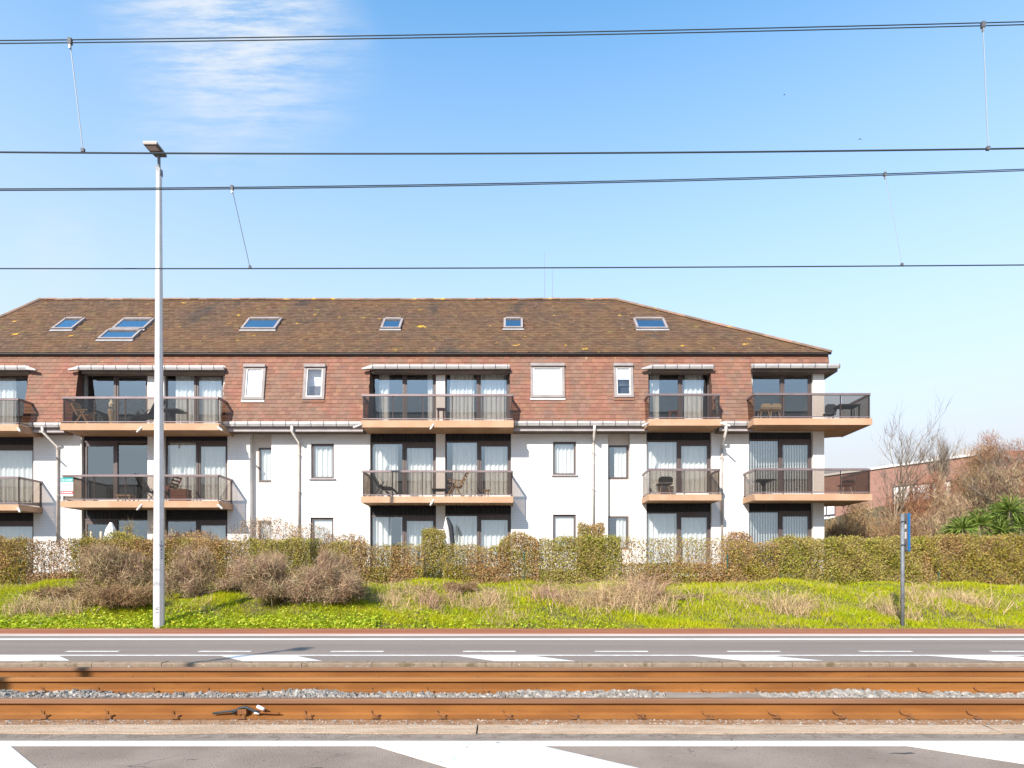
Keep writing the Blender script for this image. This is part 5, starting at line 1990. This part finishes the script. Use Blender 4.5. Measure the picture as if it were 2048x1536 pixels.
def lounger(px, key, label, m='dark_plastic', face=1, Y=22.3, pad=None):
    x = Xp(px, Y)
    z = zfl(key)
    f = face
    t = thing('reclining_chair', label, 'chair', (x, Y, z), 'chairs on the balconies')
    for dy in (-.28, .28):
        MB().tube([(x - f * .42, Y + dy, z + 1.02), (x - f * .10, Y + dy, z + .38), (x + f * .38, Y + dy, z + .34), (x + f * .62, Y + dy, z + .12)], .018, 6).build('side_rail', m, t)
        MB().tube([(x - f * .30, Y + dy, z), (x + f * .12, Y + dy, z + .58)], .016, 6).build('leg', m, t)
        MB().tube([(x + f * .36, Y + dy, z), (x - f * .14, Y + dy, z + .58)], .016, 6).build('leg', m, t)
    pts = [(-.42, 1.02), (-.10, .39), (.38, .35), (.62, .13)]
    for k, ((a, b), (c, d)) in enumerate(zip(pts[:-1], pts[1:])):
        MB().hexa([(x + f * a, Y - .26, z + b), (x + f * c, Y - .26, z + d), (x + f * c, Y + .26, z + d), (x + f * a, Y + .26, z + b),
                   (x + f * a, Y - .26, z + b + .05), (x + f * c, Y - .26, z + d + .05), (x + f * c, Y + .26, z + d + .05), (x + f * a, Y + .26, z + b + .05)]).build(('backrest', 'seat', 'footrest')[k], pad or m, t)
    return t


folding_chair(171, 'B2', 'wooden folding chair at the left of the upper left balcony', 'wood', .86)
c = thing('folded_parasol', 'closed cream parasol standing on the upper left balcony', 'parasol', (Xp(223, 22.3), 22.3, zfl('B2')))
MB().lathe([(.05, 0), (.05, .05), (.03, .06), (.055, .12), (.10, .45), (.13, .60), (.07, .75), (.10, .85), (.03, 1.0)], (Xp(223, 22.3), 22.3, zfl('B2')), 9).build('canopy', 'cream_fabric', c)
MB().tube([(Xp(223, 22.3), 22.3, zfl('B2')), (Xp(223, 22.3), 22.3, zfl('B2') + 1.06)], .018, 6).build('pole', 'pale_wood', c)
table(345, 'B2', 'dark low table right of the lamp on the upper left balcony', .75, .62, m='dark_plastic')
lounger(300, 'B2', 'dark lounge chair partly behind the lamp on the upper left balcony', face=-1)
table(252, 'B1', 'small pale wooden table on the lower left balcony', .52, .26, m='pale_wood', d=.35, pedestal=False, Y=22.1)
lounger(300, 'B1', 'dark reclining chair left of the lamp on the lower left balcony')
folding_chair(333, 'B1', 'brown wooden chair right of the lamp on the lower left balcony', 'brown_wood', .95, face=-1)
t = thing('wooden_planter', 'brown slatted planter box on the lower left balcony', 'planter', (Xp(362, 22.2), 22.2, zfl('B1')))
for k in range(4):
    MB().box(Xp(346, 22.2), Xp(378, 22.2), 22.02, 22.38, zfl('B1') + .01 + .12 * k, zfl('B1') + .12 + .12 * k).build('slat', 'brown_wood', t)
soup('foliage', leaves(np.array([Xp(352, 22.2), 22.2, zfl('B1') + .58]) + rng.normal(0, .07, (80, 3)), rng.uniform(.04, .09, 80)), 'hedge_green', t)
lounger(765, 'C1', 'dark grey padded recliner on the lower middle balcony', face=1)
folding_chair(912, 'C1', 'orange-brown deck chair on the lower middle balcony', 'wood', 1.0, face=-1)
table(880, 'C1', 'dark low table left of the deck chair on the lower middle balcony', .55, .34, m='dark_plastic', pedestal=False)
table(973, 'C1', 'tiny wooden stand at the right of the lower middle balcony', .22, .35, m='wood', d=.22, pedestal=False, Y=22.5)
table(882, 'C2', 'small brown stand before the white pillar on the upper middle balcony', .30, .62, m='brown_wood', d=.3, pedestal=False, Y=22.5)
s = thing('step_stool', 'brown arched stool on the upper single balcony', 'stool', (Xp(1347, 22.2), 22.2, zfl('D2')))
xs = Xp(1347, 22.2)
for sx in (-1, 1):
    MB().bar((xs + sx * .17, 22.2, zfl('D2')), (xs + sx * .13, 22.2, zfl('D2') + .37), .05, .2, (0, 1, 0)).build('leg', 'brown_wood', s)
MB().box(xs - .16, xs + .16, 22.08, 22.32, zfl('D2') + .371, zfl('D2') + .41).build('seat', 'brown_wood', s)
shell_chair(1328, 'D1', 'black chair with pale back panel on the lower single balcony', 'dark_plastic', 22.25, .70, .55)
b = thing('back_panel', 'pale board leaning behind the black chair on the lower single balcony', 'board', (Xp(1331, 22.6), 22.6, zfl('D1')))
MB().box(Xp(1315, 22.6), Xp(1347, 22.6), 22.58, 22.62, zfl('D1'), zfl('D1') + .68).build('board', 'niche_render', b)
shell_chair(1527, 'E2', 'cream shell chair, the left of two on the upper end terrace', h=.62, w=.38)
shell_chair(1547, 'E2', 'cream shell chair, the right of two on the upper end terrace', h=.62, w=.38)
table(1692, 'E2', 'dark folding table at the corner of the upper end terrace', .8, .68, m='dark_plastic', pedestal=False, Y=22.6)
shell_chair(1655, 'E2', 'dark chair behind the pillar on the upper end terrace', 'dark_plastic', 23.0, .8, .45)
table(1527, 'E1', 'dark mushroom-shaped table on the lower end terrace', .62, .60, m='dark_plastic', d=.6)
shell_chair(1690, 'E1', 'brown chair at the corner of the lower end terrace', 'brown_wood', 22.6, .6, .5)


def sale_board():
    Y = YBAL - .045
    x0, x1 = Xp(122, Y), Xp(146, Y)
    z1, z0 = Zp(955, Y), Zp(992, Y)
    t = thing('sale_board', 'small for-sale board in teal, white and red hung on the lower left balcony', 'sign', ((x0 + x1) / 2, Y, z0))
    H = z1 - z0
    MB().box(x0, x1, Y, Y + .012, z0, z1).build('board', 'white_print', t)
    MB().box(x0, x1, Y - .003, Y - .0005, z1 - H * .24, z1).build('top_band', 'teal_print', t)
    MB().box(x0, x1, Y - .003, Y - .0005, z0 + H * .09, z0 + H * .28).build('phone_band', 'red_print', t)
    me = text_mesh('TE KOOP', .095)
    me.materials.clear(); me.materials.append(MATS['white_print'])
    o = link('lettering', me, t)
    o.location = ((x0 + x1) / 2, Y - .005, z1 - H * .19)
    o.rotation_euler = (math.pi / 2, 0, 0)
    n = 5
    for k in range(n):
        xa = x0 + (x1 - x0) * (.08 + k * .18)
        MB().box(xa, xa + (x1 - x0) * .12, Y - .005, Y - .0035, z0 + H * .15, z0 + H * .22).build('digit_mark', 'white_print', t)
    xm = (x0 + x1) / 2
    MB().bar((xm - .10, Y - .002, z0 + H * .62), (xm - .02, Y - .002, z0 + H * .50), .002, .018).build('logo_stroke', 'grey_print', t)
    MB().bar((xm - .02, Y - .0024, z0 + H * .50), (xm + .12, Y - .0024, z0 + H * .60), .002, .014).build('logo_stroke', 'grey_print', t)
    MB().box(xm - .10, xm + .12, Y - .002, Y - .0005, z0 + H * .40, z0 + H * .425).build('logo_line', 'grey_print', t)


sale_board()

# ---- ground-floor garden things
def garden_things():
    Y = 21.2
    x = Xp(893, Y)
    z = gz(x, Y)
    t = thing('folded_parasol', 'closed black and white parasol beside the square clipped bush', 'parasol', (x, Y, z))
    MB().tube([(x, Y, z - .1), (x, Y, Zp(1032, Y))], .025, 8).build('pole', 'dark_plastic', t)
    zt = Zp(1034, Y)
    MB().lathe([(.10, z + .35 - zt), (.20, z + .8 - zt), (.15, -.75), (.10, -.35), (.03, 0)], (x, Y, zt), 10).build('canopy', 'white_cover', t)
    MB().tube([(x + .02, Y - .05, zt - .02), (x + .16, Y - .08, zt - .35), (x + .25, Y - .1, zt - .95), (x + .22, Y - .1, zt - 1.3)], [.05, .09, .07, .04], 8).build('cover', 'black_cover', t)
    Y = 20.9
    x = Xp(192, Y)
    z = gz(x, Y)
    t = thing('garden_chair', 'pale garden chair showing above the hedge left of the lamp', 'chair', (x, Y, z))
    for dx in (-.17, .17):
        MB().bar((x + dx, Y, z), (x + dx, Y, Zp(1063, Y)), .05).build('back_post', 'pale_wood', t)
        MB().bar((x + dx, Y - .42, z), (x + dx, Y - .42, z + .5), .05).build('leg', 'pale_wood', t)
    MB().box(x - .2, x + .2, Y - .45, Y - .03, z + .42, z + .46).build('seat', 'pale_wood', t)
    MB().box(x - .14, x + .14, Y - .015, Y + .015, z + 1.0, z + 1.08).build('top_rail', 'pale_wood', t)
    Y = 21.0
    x = Xp(222, Y)
    z = gz(x, Y)
    t = thing('covered_parasol', 'white fabric cover hanging on a pole left of the lamp', 'parasol', (x, Y, z))
    MB().lathe([(.10, .3), (.20, .9), (.24, 1.35), (.16, 1.75), (.04, 2.0)], (x, Y, z), 10).build('cover', 'white_cover', t)
    MB().tube([(x, Y, z - .1), (x, Y, z + 2.0)], .02, 6).build('pole', 'dark_plastic', t)


garden_things()
for a in ((160, 200, 1055, 20.6, 'leafy shrub under the lower left balcony', 900, 'hedge_green'), (235, 275, 1042, 21.0, 'feathery garden shrub left of the lamp', 1100, 'hedge_green'),
          (285, 345, 1040, 21.2, 'thin bare shrub behind the lamp pole under the balcony', 500, 'hedge_brown'), (330, 352, 1048, 21.4, 'small palm-like plant right of the lamp under the balcony', 300, 'hedge_green')):
    bush('garden_shrub', a[4], 'bush', a[0], a[1], a[2], a[3], 900, 'hedge_twig', .25, .7, 8, a[5], a[6], 'garden bushes')

for a in ((425, 500, 1150, 16.9, 'small dull bush between the lamp and the biggest bare bush', 2400, 'bush_twig'),
          (60, 160, 1165, 16.6, 'low straw-brown scrub at the left below the bare hedge stretch', 2200, 'bush_twig_tan'), (880, 960, 1158, 17.2, 'low scrub against the hedge below the middle balconies', 2000, 'bush_twig_tan'),
          (1330, 1420, 1190, 16.4, 'thin brown scrub right of the big dry grass sprawl', 900, 'bush_twig')):
    bush('bare_bush', a[4], 'bush', a[0], a[1], a[2], a[3], a[5], a[6], .5, .3, 10, 150, 'hedge_leaf', 'bare bushes on the bank', flat=True)
